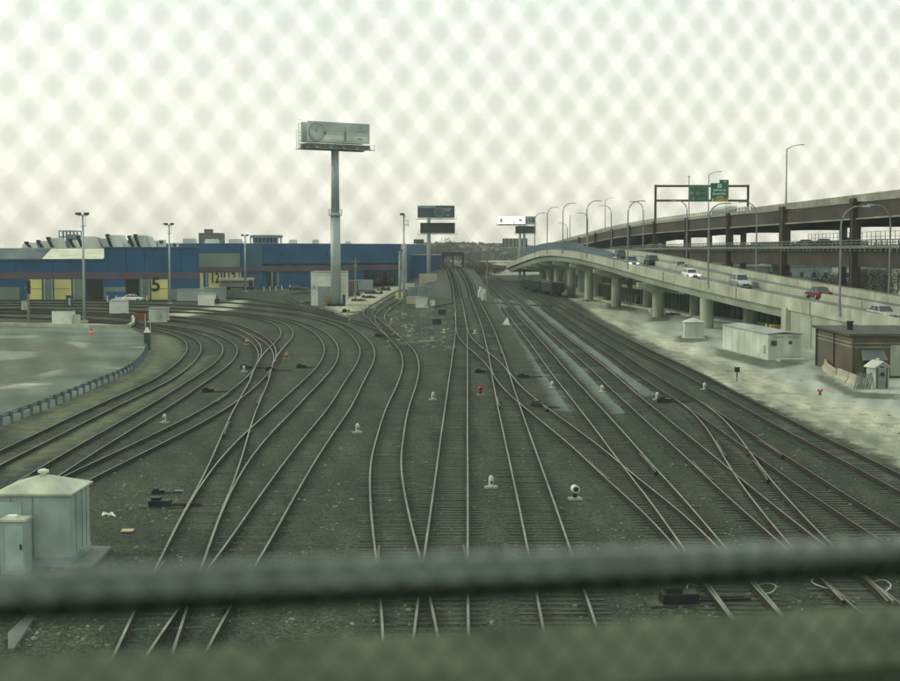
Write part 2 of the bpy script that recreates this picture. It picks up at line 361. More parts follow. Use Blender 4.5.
ASPH = gp((-80, 470), (13, 422), (50, 408), (75, 397), (100, 386), (120, 377), (133, 368), (143, 358), (148, 346), (144, 335), (130, 328), (10, 325.5), (-80, 325))
STRIPS = [gp((494, 299), (500, 299), (520, 323), (545, 357), (560, 383), (578, 412), (560, 410), (548, 388), (530, 352), (510, 322)),
          gp((509, 300), (515, 300), (535, 319), (575, 350), (608, 383), (640, 412), (620, 413), (596, 392), (570, 362), (533, 325)),
          gp((526, 300), (533, 300), (556, 318), (600, 347), (640, 376), (662, 394), (640, 396), (612, 376), (580, 350), (545, 323)),
          gp((630, 336), (640, 340), (700, 372), (760, 405), (830, 441), (905, 480), (890, 480), (810, 443), (740, 407), (690, 380))]
LIGHT = [gp((320, 306), (392, 284), (404, 287), (370, 309), (345, 316)), gp((150, 316), (200, 309), (235, 300), (250, 300), (238, 309), (180, 318)), gp((-20, 326), (130, 328), (130, 324), (-20, 322))]
GRASS = [gp((100, 405), (160, 372), (182, 356), (184, 346), (170, 336), (150, 334), (150, 350), (140, 366), (115, 382), (60, 405), (11, 425), (11, 445), (50, 430)),
         gp((11, 475), (60, 452), (120, 420), (185, 380), (215, 356), (205, 354), (170, 382), (100, 417), (40, 445), (0, 463))]
LOTPALE = [gp((-30, 350), (38, 351.5), (36, 357), (20, 359), (-30, 363)), gp((62, 341), (90, 342.5), (86, 349), (74, 346)), gp((34, 375), (50, 371), (67, 368), (62, 374), (38, 379)), gp((-30, 336), (40, 335), (38, 338), (-30, 339))]
ISLAND = [gp((-60, 341), (60, 341), (86, 349), (84, 358), (60, 371), (35, 381), (-60, 398))]
DRIVE = gp((625, 316), (665, 305), (740, 318), (830, 350), (960, 372), (960, 430), (860, 408), (790, 384), (720, 356), (660, 334))
WEED = [gp((674, 336), (710, 335), (710, 341), (690, 343), (676, 342)), gp((714, 347), (768, 360), (803, 358), (808, 364), (770, 370), (714, 356)), gp((560, 300), (605, 323), (720, 384), (830, 434), (900, 464), (900, 474), (820, 441), (700, 386), (600, 329), (560, 306)), gp((655, 311), (675, 313), (670, 321), (645, 322)), gp((608, 301), (640, 306), (636, 312), (606, 309)), gp((820, 372), (860, 392), (900, 394), (900, 400), (850, 398), (812, 378))]
xs = np.unique(np.concatenate([np.linspace(-3000, -400, 8), np.linspace(-400, -80, 30), np.arange(-80, -34, .8), np.arange(-34, 50, .32), np.arange(50, 100, .8), np.linspace(100, 400, 40), np.linspace(400, 3000, 8)]))
ys = np.unique(np.concatenate([np.linspace(-200, 28, 12), np.arange(28, 110, .42), np.arange(110, 170, .7), np.arange(170, 460, 2.0), np.linspace(460, 1200, 40), np.linspace(1200, 3600, 10)]))
GX, GY = np.meshgrid(xs, ys); nx, ny = len(xs), len(ys)
co = np.zeros((nx*ny, 3)); co[:, 0] = GX.ravel(); co[:, 1] = GY.ravel()
idx = np.arange(nx*ny).reshape(ny, nx)
fc = np.stack([idx[:-1, :-1], idx[:-1, 1:], idx[1:, 1:], idx[1:, :-1]], -1).reshape(-1, 4)
me = bpy.data.meshes.new('ground'); me.from_pydata(co.tolist(), [], fc.tolist()); me.update()
X, Y = co[:, 0], co[:, 1]
def wgt(polys, soft):
    o = np.zeros(X.shape)
    for p in polys: o = np.maximum(o, np.clip(.5-seg_sd(X, Y, p)/(2*soft), 0, 1))
    return o
kd = kdtree.KDTree(len(track_pts))
for i, p in enumerate(track_pts): kd.insert((p[0], p[1], 0), i)
kd.balance()
td = np.full(X.shape, 99.0)
for i in np.nonzero((abs(X) < 130) & (Y > 25) & (Y < 470))[0]: td[i] = kd.find((X[i], Y[i], 0))[2]
bed = np.maximum(np.exp(-(td/.30)**2), .22*np.exp(-(td/.9)**2))
def attr(name, a, b, c, d):
    at_ = me.color_attributes.new(name, 'FLOAT_COLOR', 'POINT'); at_.data.foreach_set('color', np.stack([a, b, c, d], -1).astype(np.float32).ravel())
attr('mask', wgt([DIRT], 1.6), wgt(STRIPS, 1.2), wgt([ASPH], .4), bed)
attr('mask3', wgt([DRIVE], 2.5), wgt(WEED, 1.2), 0*X, 0*X+1)
attr('mask2', wgt(LIGHT, 3), wgt(GRASS, 1.5), wgt(LOTPALE, .8), wgt(ISLAND, 1.2))
gm = bpy.data.materials.new('yard_ground'); gm.use_nodes = True; t = gm.node_tree; n = t.nodes; l = t.links; bs = n['Principled BSDF']
bs.inputs['Roughness'].default_value = .95; bs.inputs['Specular IOR Level'].default_value = .15
geo = n.new('ShaderNodeTexCoord').outputs['Object']
def noise(sc, det=5, ro=.6, src=None, stretch=None):
    a = n.new('ShaderNodeTexNoise'); a.inputs['Scale'].default_value = sc; a.inputs['Detail'].default_value = det; a.inputs['Roughness'].default_value = ro
    if stretch:
        q = n.new('ShaderNodeMapping'); q.inputs['Scale'].default_value = stretch; q.inputs['Rotation'].default_value = (0, 0, R(-6)); l.new(geo, q.inputs[0]); l.new(q.outputs[0], a.inputs[0])
    else: l.new(geo, a.inputs[0])
    return a.outputs[0]
def mrange(s, a, b, c, d):
    q = n.new('ShaderNodeMapRange'); q.inputs[1].default_value = a; q.inputs[2].default_value = b; q.inputs[3].default_value = c; q.inputs[4].default_value = d; l.new(s, q.inputs[0]); return q.outputs[0]
def mixc(f, a, b, mode='MIX'):
    q = n.new('ShaderNodeMix'); q.data_type = 'RGBA'; q.blend_type = mode
    for s, i in ((f, 0), (a, 6), (b, 7)):
        if isinstance(s, (int, float)): q.inputs[i].default_value = s
        elif isinstance(s, tuple): q.inputs[i].default_value = (*s, 1)
        else: l.new(s, q.inputs[i])
    return q.outputs[2]
def math_(op, a, b):
    q = n.new('ShaderNodeMath'); q.operation = op
    for s, i in ((a, 0), (b, 1)):
        if isinstance(s, (int, float)): q.inputs[i].default_value = s
        else: l.new(s, q.inputs[i])
    return q.outputs[0]
def att(name):
    q = n.new('ShaderNodeAttribute'); q.attribute_name = name; s = n.new('ShaderNodeSeparateColor'); l.new(q.outputs['Color'], s.inputs[0]); return s.outputs[0], s.outputs[1], s.outputs[2], q.outputs['Alpha']
mR, mG, mB_, mA = att('mask'); m2R, m2G, m2B, m2A = att('mask2')
vor = n.new('ShaderNodeTexVoronoi'); vor.inputs['Scale'].default_value = 11; l.new(geo, vor.inputs[0])
vs_ = n.new('ShaderNodeSeparateColor'); l.new(vor.outputs['Color'], vs_.inputs[0])
stone = mrange(vs_.outputs[0], 0, 1, .45, 1.65)
big = noise(.09, 6); mid = noise(.7, 6, .7); fine = noise(6, 4, .7)
base = mixc(mrange(big, .35, .65, 0, 1), (.030, .045, .030), (.054, .066, .043))
base = mixc(mrange(mid, .5, .72, 0, .7), base, (.026, .034, .026))
base = mixc(mrange(noise(.35, 6, .7), .52, .7, 0, .65), base, (.092, .088, .055))
base = mixc(1.0, base, stone, 'MULTIPLY')
# oily, rusty track bed
bedf = math_('MULTIPLY', mA, mrange(noise(.5, 5, .6), .3, .6, .25, 1))
base = mixc(bedf, base, mixc(mrange(fine, .4, .7, 0, 1), (.018, .020, .015), (.036, .034, .024)))
def edge(wt, nz_, amp=.5, lo=.42, hi=.58):
    return mrange(math_('ADD', wt, math_('MULTIPLY', math_('SUBTRACT', nz_, .5), amp)), lo, hi, 0, 1)
en = noise(.45, 7, .7)
strip = mixc(mrange(fine, .3, .7, 0, 1), (.13, .165, .145), (.19, .225, .20))
base = mixc(math_('MULTIPLY', edge(mG, en, .8, .25, .6), .8), base, strip)
gr = mixc(mrange(mid, .35, .65, 0, 1), (.085, .10, .062), (.17, .18, .11))
base = mixc(math_('MULTIPLY', edge(m2G, en, 1.2, .35, .75), .8), base, gr)
dirt = mixc(mrange(noise(.12, 7, .65, stretch=(2.6, .22, 1)), .36, .64, 0, 1), (.20, .225, .165), (.50, .50, .37))
dirt = mixc(mrange(noise(.5, 7, .7), .5, .66, 0, .75), dirt, (.12, .14, .10))
dirt = mixc(mrange(noise(3, 4, .7, stretch=(1.5, .25, 1)), .5, .75, 0, .4), dirt, (.22, .23, .17))
m3R, m3G, _, _ = att('mask3')
dirt = mixc(math_('MULTIPLY', edge(m3R, en, 1.4, .3, .7), .85), dirt, mixc(mrange(noise(.10, 6, .6, stretch=(1.2, .4, 1)), .35, .65, 0, 1), (.25, .29, .25), (.44, .47, .40)))
base = mixc(edge(mR, en, 1.3, .38, .66), base, dirt)
base = mixc(math_('MULTIPLY', edge(m3G, noise(1.1, 7, .75), 1.7, .42, .72), .85), base, (.075, .088, .055))
lt = mixc(mrange(mid, .35, .65, 0, 1), (.30, .31, .22), (.46, .46, .34))
base = mixc(math_('MULTIPLY', edge(m2R, en, 1.2, .4, .75), .9), base, lt)
asp = mixc(mrange(noise(.06, 5, .55), .4, .6, 0, 1), (.085, .115, .088), (.145, .18, .14))
asp = mixc(mrange(noise(.05, 6, .6, stretch=(.6, 1.2, 1)), .6, .66, 0, .85), asp, (.42, .43, .34))
asp = mixc(math_('MULTIPLY', edge(m2A, en, 1.0, .35, .65), .8), asp, mixc(mrange(mid, .35, .65, 0, 1), (.085, .10, .07), (.14, .155, .11)))
asp = mixc(math_('MULTIPLY', edge(m2B, noise(.6, 8, .75), 2.2, .35, .85), .4), asp, (.36, .39, .31))
base = mixc(edge(mB_, en, .3, .45, .55), base, asp)
l.new(base, bs.inputs['Base Color'])
bp = n.new('ShaderNodeBump'); bp.inputs['Strength'].default_value = .7; bp.inputs['Distance'].default_value = .05
l.new(math_('MULTIPLY', vor.outputs['Distance'], math_('SUBTRACT', 1, math_('MAXIMUM', mB_, mR))), bp.inputs['Height']); l.new(bp.outputs[0], bs.inputs['Normal'])
me.materials.append(gm); go = bpy.data.objects.new('ground', me); COL.objects.link(go); tag(go, kind='structure')

# embankment carrying the two main tracks up to the truss bridge
cl = []
for Yy in list(range(312, 660, 6)):
    a = np.interp(Yy, [306, 362, 410, 460, 520, 620, 800], [(459+477.5)/2, 463.4, 458.8, 454.5, 451.2, 447.9, 444.8])
    cl.append(Vector((X_at(a, Yy), Yy, 0)))
m = MB()
for i, p in enumerate(cl):
    h = rise(p.y)-.02
    for a, b in ((-14, -1.0), (-6-h*0, h), (6.0, h), (6.3, -1.0)):
        s = a-(h*1.6 if a == -14 else 0)
        m.v.append((p.x+s, p.y, b))
for i in range(len(cl)-1):
    for j in range(3): m.f.append((i*4+j, i*4+j+1, (i+1)*4+j+1, (i+1)*4+j)); m.m.append(1 if j == 2 else 0)
emb = m.build('embankment', [mat('embankment_ballast', (.050, .062, .044), .95, .3, 1.2, .5, .3, (.03, .036, .028), bump=.5, bscale=8), mat('dark_retaining', (.045, .05, .045), .9, .3, .5)])
tag(emb, kind='structure')

# ------------------------------------------------------------------ ramp
RZ = [(70, 49.5, 2.9), (90, 47.2, 3.3), (115, 44.2, 3.95), (132, 41.9, 4.4), (154, 38.8, 5.25), (193, 33.8, 6.8), (225, 30.3, 8.2), (270, 27.5, 9.9), (300, 25.8, 10.65), (330, 24.3, 10.95), (360, 23.0, 10.6), (390, 22.0, 9.6), (420, 21.2, 8.5), (460, 20.4, 7.0), (500, 20, 5.6)]
def rx(z): return float(np.interp(z, [a[0] for a in RZ], [a[1] for a in RZ]))
def rh(z): return float(np.interp(z, [a[0] for a in RZ], [a[2] for a in RZ]))
rpath = smoothp([Vector((rx(z), z, rh(z)-.9)) for z in range(70, 501, 4)], 10)   # front edge at deck level, travelling away: right of travel is +x side
def rp_at(z):
    for a, b in zip(rpath, rpath[1:]):
        if a.y <= z <= b.y: return a+(b-a)*((z-a.y)/(b.y-a.y))
    return rpath[-1]
W_ = 14.0
ramp = thing('highway_ramp', 'pale concrete highway ramp that climbs and curves away on round columns', 'highway ramp', (rpath[20].x, rpath[20].y, 0))
m = MB(); m.sweep(rpath, [(0.35, 0), (W_-.35, 0), (W_-.35, -.35), (.35, -.35)]); m.build('deck', 'asph', ramp, world=True)
gir = [p for p in rpath if p.y >= 156]
m = MB(); m.sweep(gir, [(.5, -.36), (W_-.5, -.36), (W_-1.2, -1.75), (1.2, -1.75), (.85, -1.2)]); m.build('girder', mat('ramp_girder', (.40, .45, .36), .9, .14, .7, .4, .4, (.24, .26, .2), streak=True), ramp, world=True)
for side, (a, b) in (('near', (0, .34)), ('median', (6.9, 7.3)), ('far', (W_-.34, W_))):
    pth = rpath if side != 'median' else [p for p in rpath if p.y < 330]
    lo = -.5 if side != 'median' else .01
    m = MB(); top = .9 if side != 'median' else .8
    m.sweep(pth, [(a, lo), (a, top), (b, top), (b, lo)]); m.build('parapet', 'conc', ramp, world=True)
m = MB(); m.sweep([p for p in rpath], [(W_-.26, .95), (W_-.1, .95), (W_-.1, 1.05), (W_-.26, 1.05)], 0); m.build('handrail', 'wood', ramp, world=True)
# expansion joints
m = MB()
for z in (152, 176, 210, 247, 285, 315): 
    p = rp_at(z); m.box((p.x-.02, p.y, p.z+.2), (.05, .12, 1.4))
m.build('expansion_joint', 'dark', ramp, world=True)
zz = 92
while zz < 240:
    p = rp_at(zz); m = MB(); m.box((p.x-.005, p.y, p.z+.2), (.03, .05, 1.38)); m.build('panel_joint', mat('joint_grey', (.22, .235, .19), .9), ramp, world=True)
    p = rp_at(zz+1); m = MB(); m.box((p.x+6.895, p.y, p.z+.4), (.03, .05, .78)); m.build('panel_joint', 'joint_grey', ramp, world=True); m = MB(); m.box((p.x+W_-.345, p.y, p.z+.45), (.03, .05, .88)); m.build('panel_joint', 'joint_grey', ramp, world=True); zz += 12.4
# metal screen on the crest
m = MB(); scr = [p for p in rpath if 246 < p.y < 420]; rs = resample(scr, .22)
def sh(p): return 1.75 if p.y > 284 else 1.35
for i, p in enumerate(rs):
    h = sh(p); thick = .06 if i % 11 == 0 else .028
    m.box((p.x+.17, p.y, p.z+.9+h/2), (thick, thick*1.4, h))
for lv in (.05, .5, 1.0):
    m.sweep([p+Vector((0, 0, .9+sh(p)*lv)) for p in scr], [(.13, -.03), (.13, .03), (.2, .03), (.2, -.03)])
m.box((rp_at(284).x+.17, 284, rp_at(284).z+1.9), (.35, .5, 2.1))
tag(m.build('metal_screen', 'galvb'), 'blue grey metal screen along the crest of the concrete ramp', 'screen')
# abutment and retaining wall
ab = MB(); wp = [p for p in rpath if p.y <= 161]
ab.sweep([Vector((p.x, p.y, 0)) for p in wp], [(.15, 0), (.15, .1), (.35, .1), (.35, 0)])
for a, b in zip(wp, wp[1:]):
    ab.add([(a.x+.2, a.y, -.2), (b.x+.2, b.y, -.2), (b.x+.2, b.y, b.z-.5), (a.x+.2, a.y, a.z-.5)], [(0, 1, 2, 3)])
e_ = wp[-1]; ab.box((e_.x+W_/2, e_.y, (e_.z-.4)/2), (W_-.6, 1.0, e_.z-.4))
z = 80
while z < 157:
    p = rp_at(z); ab.box((p.x+.16, p.y, (p.z-.6)/2), (.12, .1, p.z-.6)); z += 9
ab.build('retaining_wall', 'concd', ramp, world=True)
for z in (159.5,):
    p = rp_at(z); m = MB(); m.box((p.x+.3, p.y, (p.z-.3)/2), (.8, 2.2, p.z-.3)); m.build('end_pillar', 'conc', ramp, world=True)
# columns and hammerhead caps: (px of column, Y)
for px, Yc in ((707.5, 193.5), (658.5, 226), (616.5, 268), (589.3, 300), (571.5, 329), (558, 358), (550, 387), (543, 415)):
    xc = X_at(px, Yc); p = rp_at(Yc); ztop = p.z-1.75
    m = MB(); r = .95 if Yc < 400 else 1.0
    hc = 1.5 if Yc > 200 else .0
    m.cyl((xc, Yc, -.3), r, ztop-hc*.6+.3, 20); m.build('column', 'concd', ramp, world=True, smooth=False)
    if Yc < 200 or True:
        m = MB(); m.cyl((xc+6.2, Yc+1.0, -.3), r, ztop+.3, 16); m.build('column', 'concd', ramp, world=True)
    if hc:
        m = MB(); x0 = p.x-.2; x1 = p.x+W_-1
        ys_ = (Yc-1.0, Yc+1.0); rings = []
        for yy in ys_: rings.append([(x0, yy, ztop), (x0, yy, ztop-.75), (xc-1.2, yy, ztop-1.6), (x1-2, yy, ztop-1.6), (x1, yy, ztop-.8), (x1, yy, ztop)])
        m.loft(rings); m.build('pier_cap', 'concd', ramp, world=True)

# ------------------------------------------------------------------ lamp posts
def lamp_post(kind, H, A, label, group, pm=mat('lamp_pole', (.20, .24, .23), .6, .15, 2, .3, .5)):
    r = thing('street_lamp', label, 'street lamp', group=group)
    m = MB()
    if kind == 'goose':
        pts = [(0, 0, 0), (0, 0, H*.55), (0, 0, H-2.0)]; 
        for k in range(1, 8):
            t = k/7*math.pi/2; pts.append((A*(1-math.cos(t))*.75, 0, H-2.0+2.0*math.sin(t)))
        pts.append((A, 0, H+.02)); m.tube(pts, .12, 8, r2=.06)
    else:
        m.tube([(0, 0, 0), (0, 0, H-.6)], .13, 8, r2=.08); m.tube([(0, 0, H-.8), (A*.35, 0, H-.25), (A, 0, H+.05)], .06, 6)
    m.build('pole', pm, r)
    m = MB(); m.cyl((0, 0, 0), .22, .5, 8); m.build('base', 'galv', r)
    m = MB(); m.box((A+.1, 0, H+.0), (.85, .34, .16), taper=.7); m.build('lamp_head', 'galv', r)
    return r
g1 = lamp_post('goose', 11.2, 2.4, '', 'gooseneck street lamps along the concrete ramp')
near = [(842, 144, 'gooseneck lamp on the near ramp parapet above the brown brick building'), (710.5, 187, 'gooseneck lamp on the near ramp parapet in front of the green highway signs'),
        (627.5, 234, 'gooseneck lamp on the near parapet just right of the ramp screen'), (587, 277, 'gooseneck lamp rising from the end post of the ramp screen'),
        (563, 312, 'gooseneck lamp at the highest point of the ramp crest'), (546.7, 342, 'gooseneck lamp on the ramp screen, second from its far left end'),
        (537.5, 372, 'gooseneck lamp at the far left end of the ramp, small and thin')]
used = False
for px, Yc, lb in near:
    p = rp_at(Yc); place(g1, used, (p.x-.12, Yc, p.z+.1), R(-6), lb); used = True
farl = [(894, 164, 'gooseneck lamp with arm to the left at the right edge, on the far ramp barrier'), (757, 210, 'gooseneck lamp on the far ramp barrier between the two large brown pillars'),
        (685, 252, 'left-pointing gooseneck lamp on the far ramp barrier under the sign gantry'), (642, 292, 'left-pointing gooseneck lamp beside the left gantry post'),
        (613, 332, 'left-pointing gooseneck lamp in front of the highway where it narrows'), (591, 372, 'left-pointing gooseneck lamp behind the ramp screen end post'), (573, 420, 'small distant gooseneck lamp behind the middle of the ramp screen')]
for px, Yc, lb in farl:
    p = rp_at(Yc); place(g1, True, (p.x+W_-.1, Yc, p.z+.1), R(180+8), lb)

# ------------------------------------------------------------------ double-deck highway
HZ = [(60, 59.4), (190, 54.7), (225, 53.4), (262, 52), (300, 50.7), (338, 49.3), (375, 48), (406, 46.9), (439, 45.6), (475, 43.9), (510, 42.0), (560, 38.8), (620, 34)]
HU = [(60, 18.3), (340, 18.15), (400, 17.6), (440, 16.7), (475, 15.7), (510, 14.7), (560, 13), (620, 11)]
def hx(z): return float(np.interp(z, *zip(*HZ)))
def hu(z): return float(np.interp(z, *zip(*HU)))
hp = smoothp([Vector((hx(z), z, hu(z))) for z in range(60, 621, 6)], 6)
hl = [Vector((p.x, p.y, 11.3+(p.z-18.2)*.8)) for p in hp]
def hp_at(z, pth=None):
    pth = pth or hp
    for a, b in zip(pth, pth[1:]):
        if a.y <= z <= b.y: return a+(b-a)*((z-a.y)/(b.y-a.y))
HW = 21.5
hwy = thing('double_deck_highway', 'brown steel double-deck elevated highway on tall rust brown pillars', 'elevated highway', (54, 200, 0))
m = MB(); m.sweep(hp, [(.4, -1.0), (HW-.4, -1.0), (HW-.4, -1.3), (.4, -1.3)]); m.build('upper_deck', 'asph', hwy, world=True)
for a in (0, HW-.4):
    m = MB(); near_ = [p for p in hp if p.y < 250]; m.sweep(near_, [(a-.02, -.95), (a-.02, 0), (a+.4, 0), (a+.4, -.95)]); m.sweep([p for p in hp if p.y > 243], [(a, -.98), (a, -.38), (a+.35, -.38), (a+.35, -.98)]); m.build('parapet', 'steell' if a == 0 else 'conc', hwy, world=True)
m = MB(); q = resample([p for p in hp if p.y > 240], 2.2)
for p in q: m.box((p.x+.18, p.y, p.z-.05), (.22, .3, .72))
m.sweep([p for p in hp if p.y > 240], [(.08, .12), (.08, .28), (.3, .28), (.3, .12)]); m.sweep([p for p in hp if p.y > 240], [(.1, -.12), (.1, -.04), (.26, -.04), (.26, -.12)]); m.build('railing', 'conc', hwy, world=True)
for a in (.25, HW-.65):
    m = MB(); m.sweep(hp, [(a, -3.15), (a, -.99), (a+.4, -.99), (a+.4, -3.15)]); m.build('girder', 'steel', hwy, world=True)
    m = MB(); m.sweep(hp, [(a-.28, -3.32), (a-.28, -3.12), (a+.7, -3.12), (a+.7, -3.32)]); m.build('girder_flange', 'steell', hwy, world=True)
m = MB()
for k in range(1, 7): m.sweep(hp, [(k*3.0, -2.4), (k*3.0, -1.31), (k*3.0+.3, -1.31), (k*3.0+.3, -2.4)])
m.build('stringers', 'steel', hwy, world=True)
m = MB(); m.sweep(hl, [(.1, .0), (HW-.1, .0), (HW-.1, -.35), (.1, -.35)]); m.build('lower_deck', 'concd', hwy, world=True)
for a in (-.5, HW+.2):
    m = MB(); m.sweep(hl, [(a, .72), (a, .86), (a+.2, .86), (a+.2, .72)]); m.sweep(hl, [(a, .35), (a, .45), (a+.15, .45), (a+.15, .35)])
    m.sweep(hl, [(a-.1, -.3), (a-.1, .08), (a+.55, .08), (a+.55, -.3)])
    for p in resample(hl, 2.0): m.box((p.x+a+.1, p.y, p.z+.4), (.12, .12, .85)); m.box((p.x+a+.4, p.y, p.z-.5), (1.0, .25, .45), taper=1)
    m.build('lower_railing', mat('lower_rail_grey', (.17, .185, .155), .8, .2, 1, .3, .5), hwy, world=True)
for a in (.3, HW-.7):
    m = MB(); m.sweep(hl, [(a, -2.85), (a, -.36), (a+.35, -.36), (a+.35, -2.85)]); m.build('girder', 'steel', hwy, world=True)
cols = [853, 782, 728, 687, 654, 629, 611.5, 596]
czs = [190, 225, 262, 300, 338, 375, 406, 439]
for z, px in list(zip(czs, cols))+[(155, None), (120, None), (475, None), (510, None), (548, None)]:
    p = hp_at(z); q = hp_at(z, hl); wd = 1.9 if px == 782 else 1.05
    for a in (-.35, HW-.65):
        m = MB(); m.box((p.x+a+.5, z, (p.z-.7)/2), (1.0, wd, p.z-.7)); m.box((p.x+a+.5, z, p.z-.72), (1.25, wd+1.0, .5)); 
        m.box((p.x+a+.5, z-wd/2-.05, p.z/2), (1.2, .1, p.z-1.8)); m.box((p.x+a+.5, z+wd/2+.05, p.z/2), (1.2, .1, p.z-1.8)); m.build('pillar', 'steel', hwy, world=True)
    m = MB(); m.box((p.x+HW/2, z, p.z-2.6), (HW-1, 1.0, 2.2)); m.box((p.x+HW/2, z, q.z-1.6), (HW-1, 1.0, 2.0)); m.build('cross_beam', 'steel', hwy, world=True)
# safety fence on the lower deck's far side
m = MB(); fz = [p+Vector((HW+.9, 0, 0)) for p in hl if 175 < p.y < 290]
for p in resample(fz, 2.4): m.box((p.x, p.y, p.z+1.4), (.1, .1, 2.8))
for lv in (1.0, 1.9, 2.75): m.sweep([p+Vector((0, 0, lv)) for p in fz], [(-.03, -.03), (-.03, .03), (.03, .03), (.03, -.03)])
m.build('fence', 'galv', hwy, world=True)

# lamps on the upper deck
g2 = lamp_post('arm', 9.6, 2.3, 'tall lamp with straight arm standing on the solid end of the upper highway deck', 'straight-armed lamps on the upper highway deck')
p = hp_at(224); place(g2, False, (p.x+.1, 224, p.z-.3), 0)
p = hp_at(287); place(g2, True, (X_at(708, 287), 287, p.z-1), R(12), 'lamp with long arm just behind the green highway signs')
p = hp_at(415); place(g2, True, (X_at(605, 415), 415, p.z-.6), R(10), 'lamp with slanted arm where the upper highway deck narrows in the distance')
def plain_pole(px, Yc, ytop, ybase, label, r=.1, cat='pole', matk='wood', group=None):
    b = at(px, ybase, Yc); t_ = at(px, ytop, Yc); m = MB(); m.tube([b, t_], r, 8, r2=r*.75)
    m.box((t_.x, t_.y, t_.z), (r*3, r*3, r*2)); o = m.build('pole', matk); tag(o, label, cat, group); return o
plain_pole(689, 300, 176.5, 222, 'thin bare pole overlapping the left edge of the faded green sign', .11, 'pole', 'wood')
plain_pole(570, 505, 216, 245, 'thin bare pole above the ramp crest, left of the distant highway end', .13)

# sign gantry
Yg = 338; p = hp_at(Yg); gx0 = X_at(655, Yg); gx1 = X_at(747.3, Yg); zt = at(700, 186, Yg).z; zl = at(700, 200.6, Yg).z; zb = p.z-1
gan = thing('sign_gantry', 'dark steel gantry of two posts and two beams over the upper highway deck', 'sign gantry', (gx0, Yg, zb))
for xx, k in ((gx0, 0), (gx1, 1)):
    m = MB(); m.box((xx, Yg, (zt+.3+zb)/2), (.5, .5, zt+.3-zb)); m.build('post', 'steel', gan, world=True)
for zz in (zt, zl):
    m = MB(); m.box(((gx0+gx1)/2, Yg, zz), (gx1-gx0-.5, .45, .5)); m.build('beam', 'steel', gan, world=True)
green = mat('sign_green', (.012, .135, .075), .5, .06, .2, .1, .2); green2 = mat('faded_sign_green', (.035, .13, .085), .6, .08, .2, .3, .2)
wht = mat('sign_white', (.62, .70, .62), .5, .04); wht2 = mat('faded_sign_white', (.17, .26, .21), .6, .1); yel = mat('sign_yellow', (.50, .42, .05), .5, .05)
def sign(label, x0, x1, y0, y1, gmat, tabx=None):
    a = at(x0, y0, Yg-.5); b = at(x1, y1, Yg-.5); w_, h_ = b.x-a.x, a.z-b.z; c = Vector(((a.x+b.x)/2, Yg-.5, (a.z+b.z)/2))
    r = thing('highway_sign', label, 'highway sign', c)
    m = MB(); m.box((0, 0, 0), (w_, .08, h_)); 
    if tabx: 
        t0 = at(tabx, 179.8, Yg-.5); m.box(((t0.x+b.x)/2-c.x, 0, h_/2+(t0.z-a.z)/2+.001), (b.x-t0.x, .08, t0.z-a.z))
    m.build('panel', gmat, r); return r, w_, h_
sg, w_, h_ = sign('bright green highway sign with a raised tab and yellow exit strip', 710.7, 728.4, 183, 201.4, green, 719.5)
rx90 = (R(90), 0, 0)
text('Sullivan Sq', .74, 'lettering', wht, sg, (0, -.06, h_*.12), rx90); text('Somerville', .74, 'lettering', wht, sg, (-.05, -.06, -h_*.08), rx90); text('1/2 MILE', .46, 'lettering', wht, sg, (.1, -.06, -h_*.25), rx90)
m = MB(); m.box((0, -.06, h_*.335), (.95, .03, .85)); m.build('route_shield', wht, sg); text('38', .5, 'route_number', mm('black'), sg, (0, -.09, h_*.335), rx90)
text('EXIT', .4, 'lettering', wht, sg, (w_*.31, -.06, h_*.5+.25), rx90)
m = MB(); m.box((w_*.13, -.06, -h_*.41), (w_*.7, .03, h_*.17)); m.build('exit_panel', yel, sg); text('EXIT  v  ONLY', .42, 'lettering', mm('black'), sg, (w_*.13, -.09, -h_*.41), rx90)
m = MB(); m.add([(-w_*.44, -.06, -h_*.47), (-w_*.31, -.06, -h_*.47), (-w_*.375, -.06, -h_*.33)], [(0, 1, 2)]); m.build('arrow', wht, sg)
sg2, w_, h_ = sign('faded green highway sign with dull route shields, left of the brighter sign', 688.6, 708, 184.9, 201.4, green2)
m = MB()
for xx, zz in ((-.33, .0), (-.02, .0), (-.27, -.33)): m.box((xx*w_, -.06, zz*h_), (.85, .03, .8))
m.build('route_shield', wht2, sg2)
m = MB()
for k in range(22):
    for row, (x0, x1, zz) in enumerate(((-.45, .42, .36), (.13, .42, 0), (-.05, .42, -.33))):
        if random.random() < .8:
            xx = x0+(x1-x0)*k/21; m.box((xx*w_, -.055, zz*h_), (.10, .02, random.uniform(.2, .38)))
m.build('lettering', wht2, sg2)

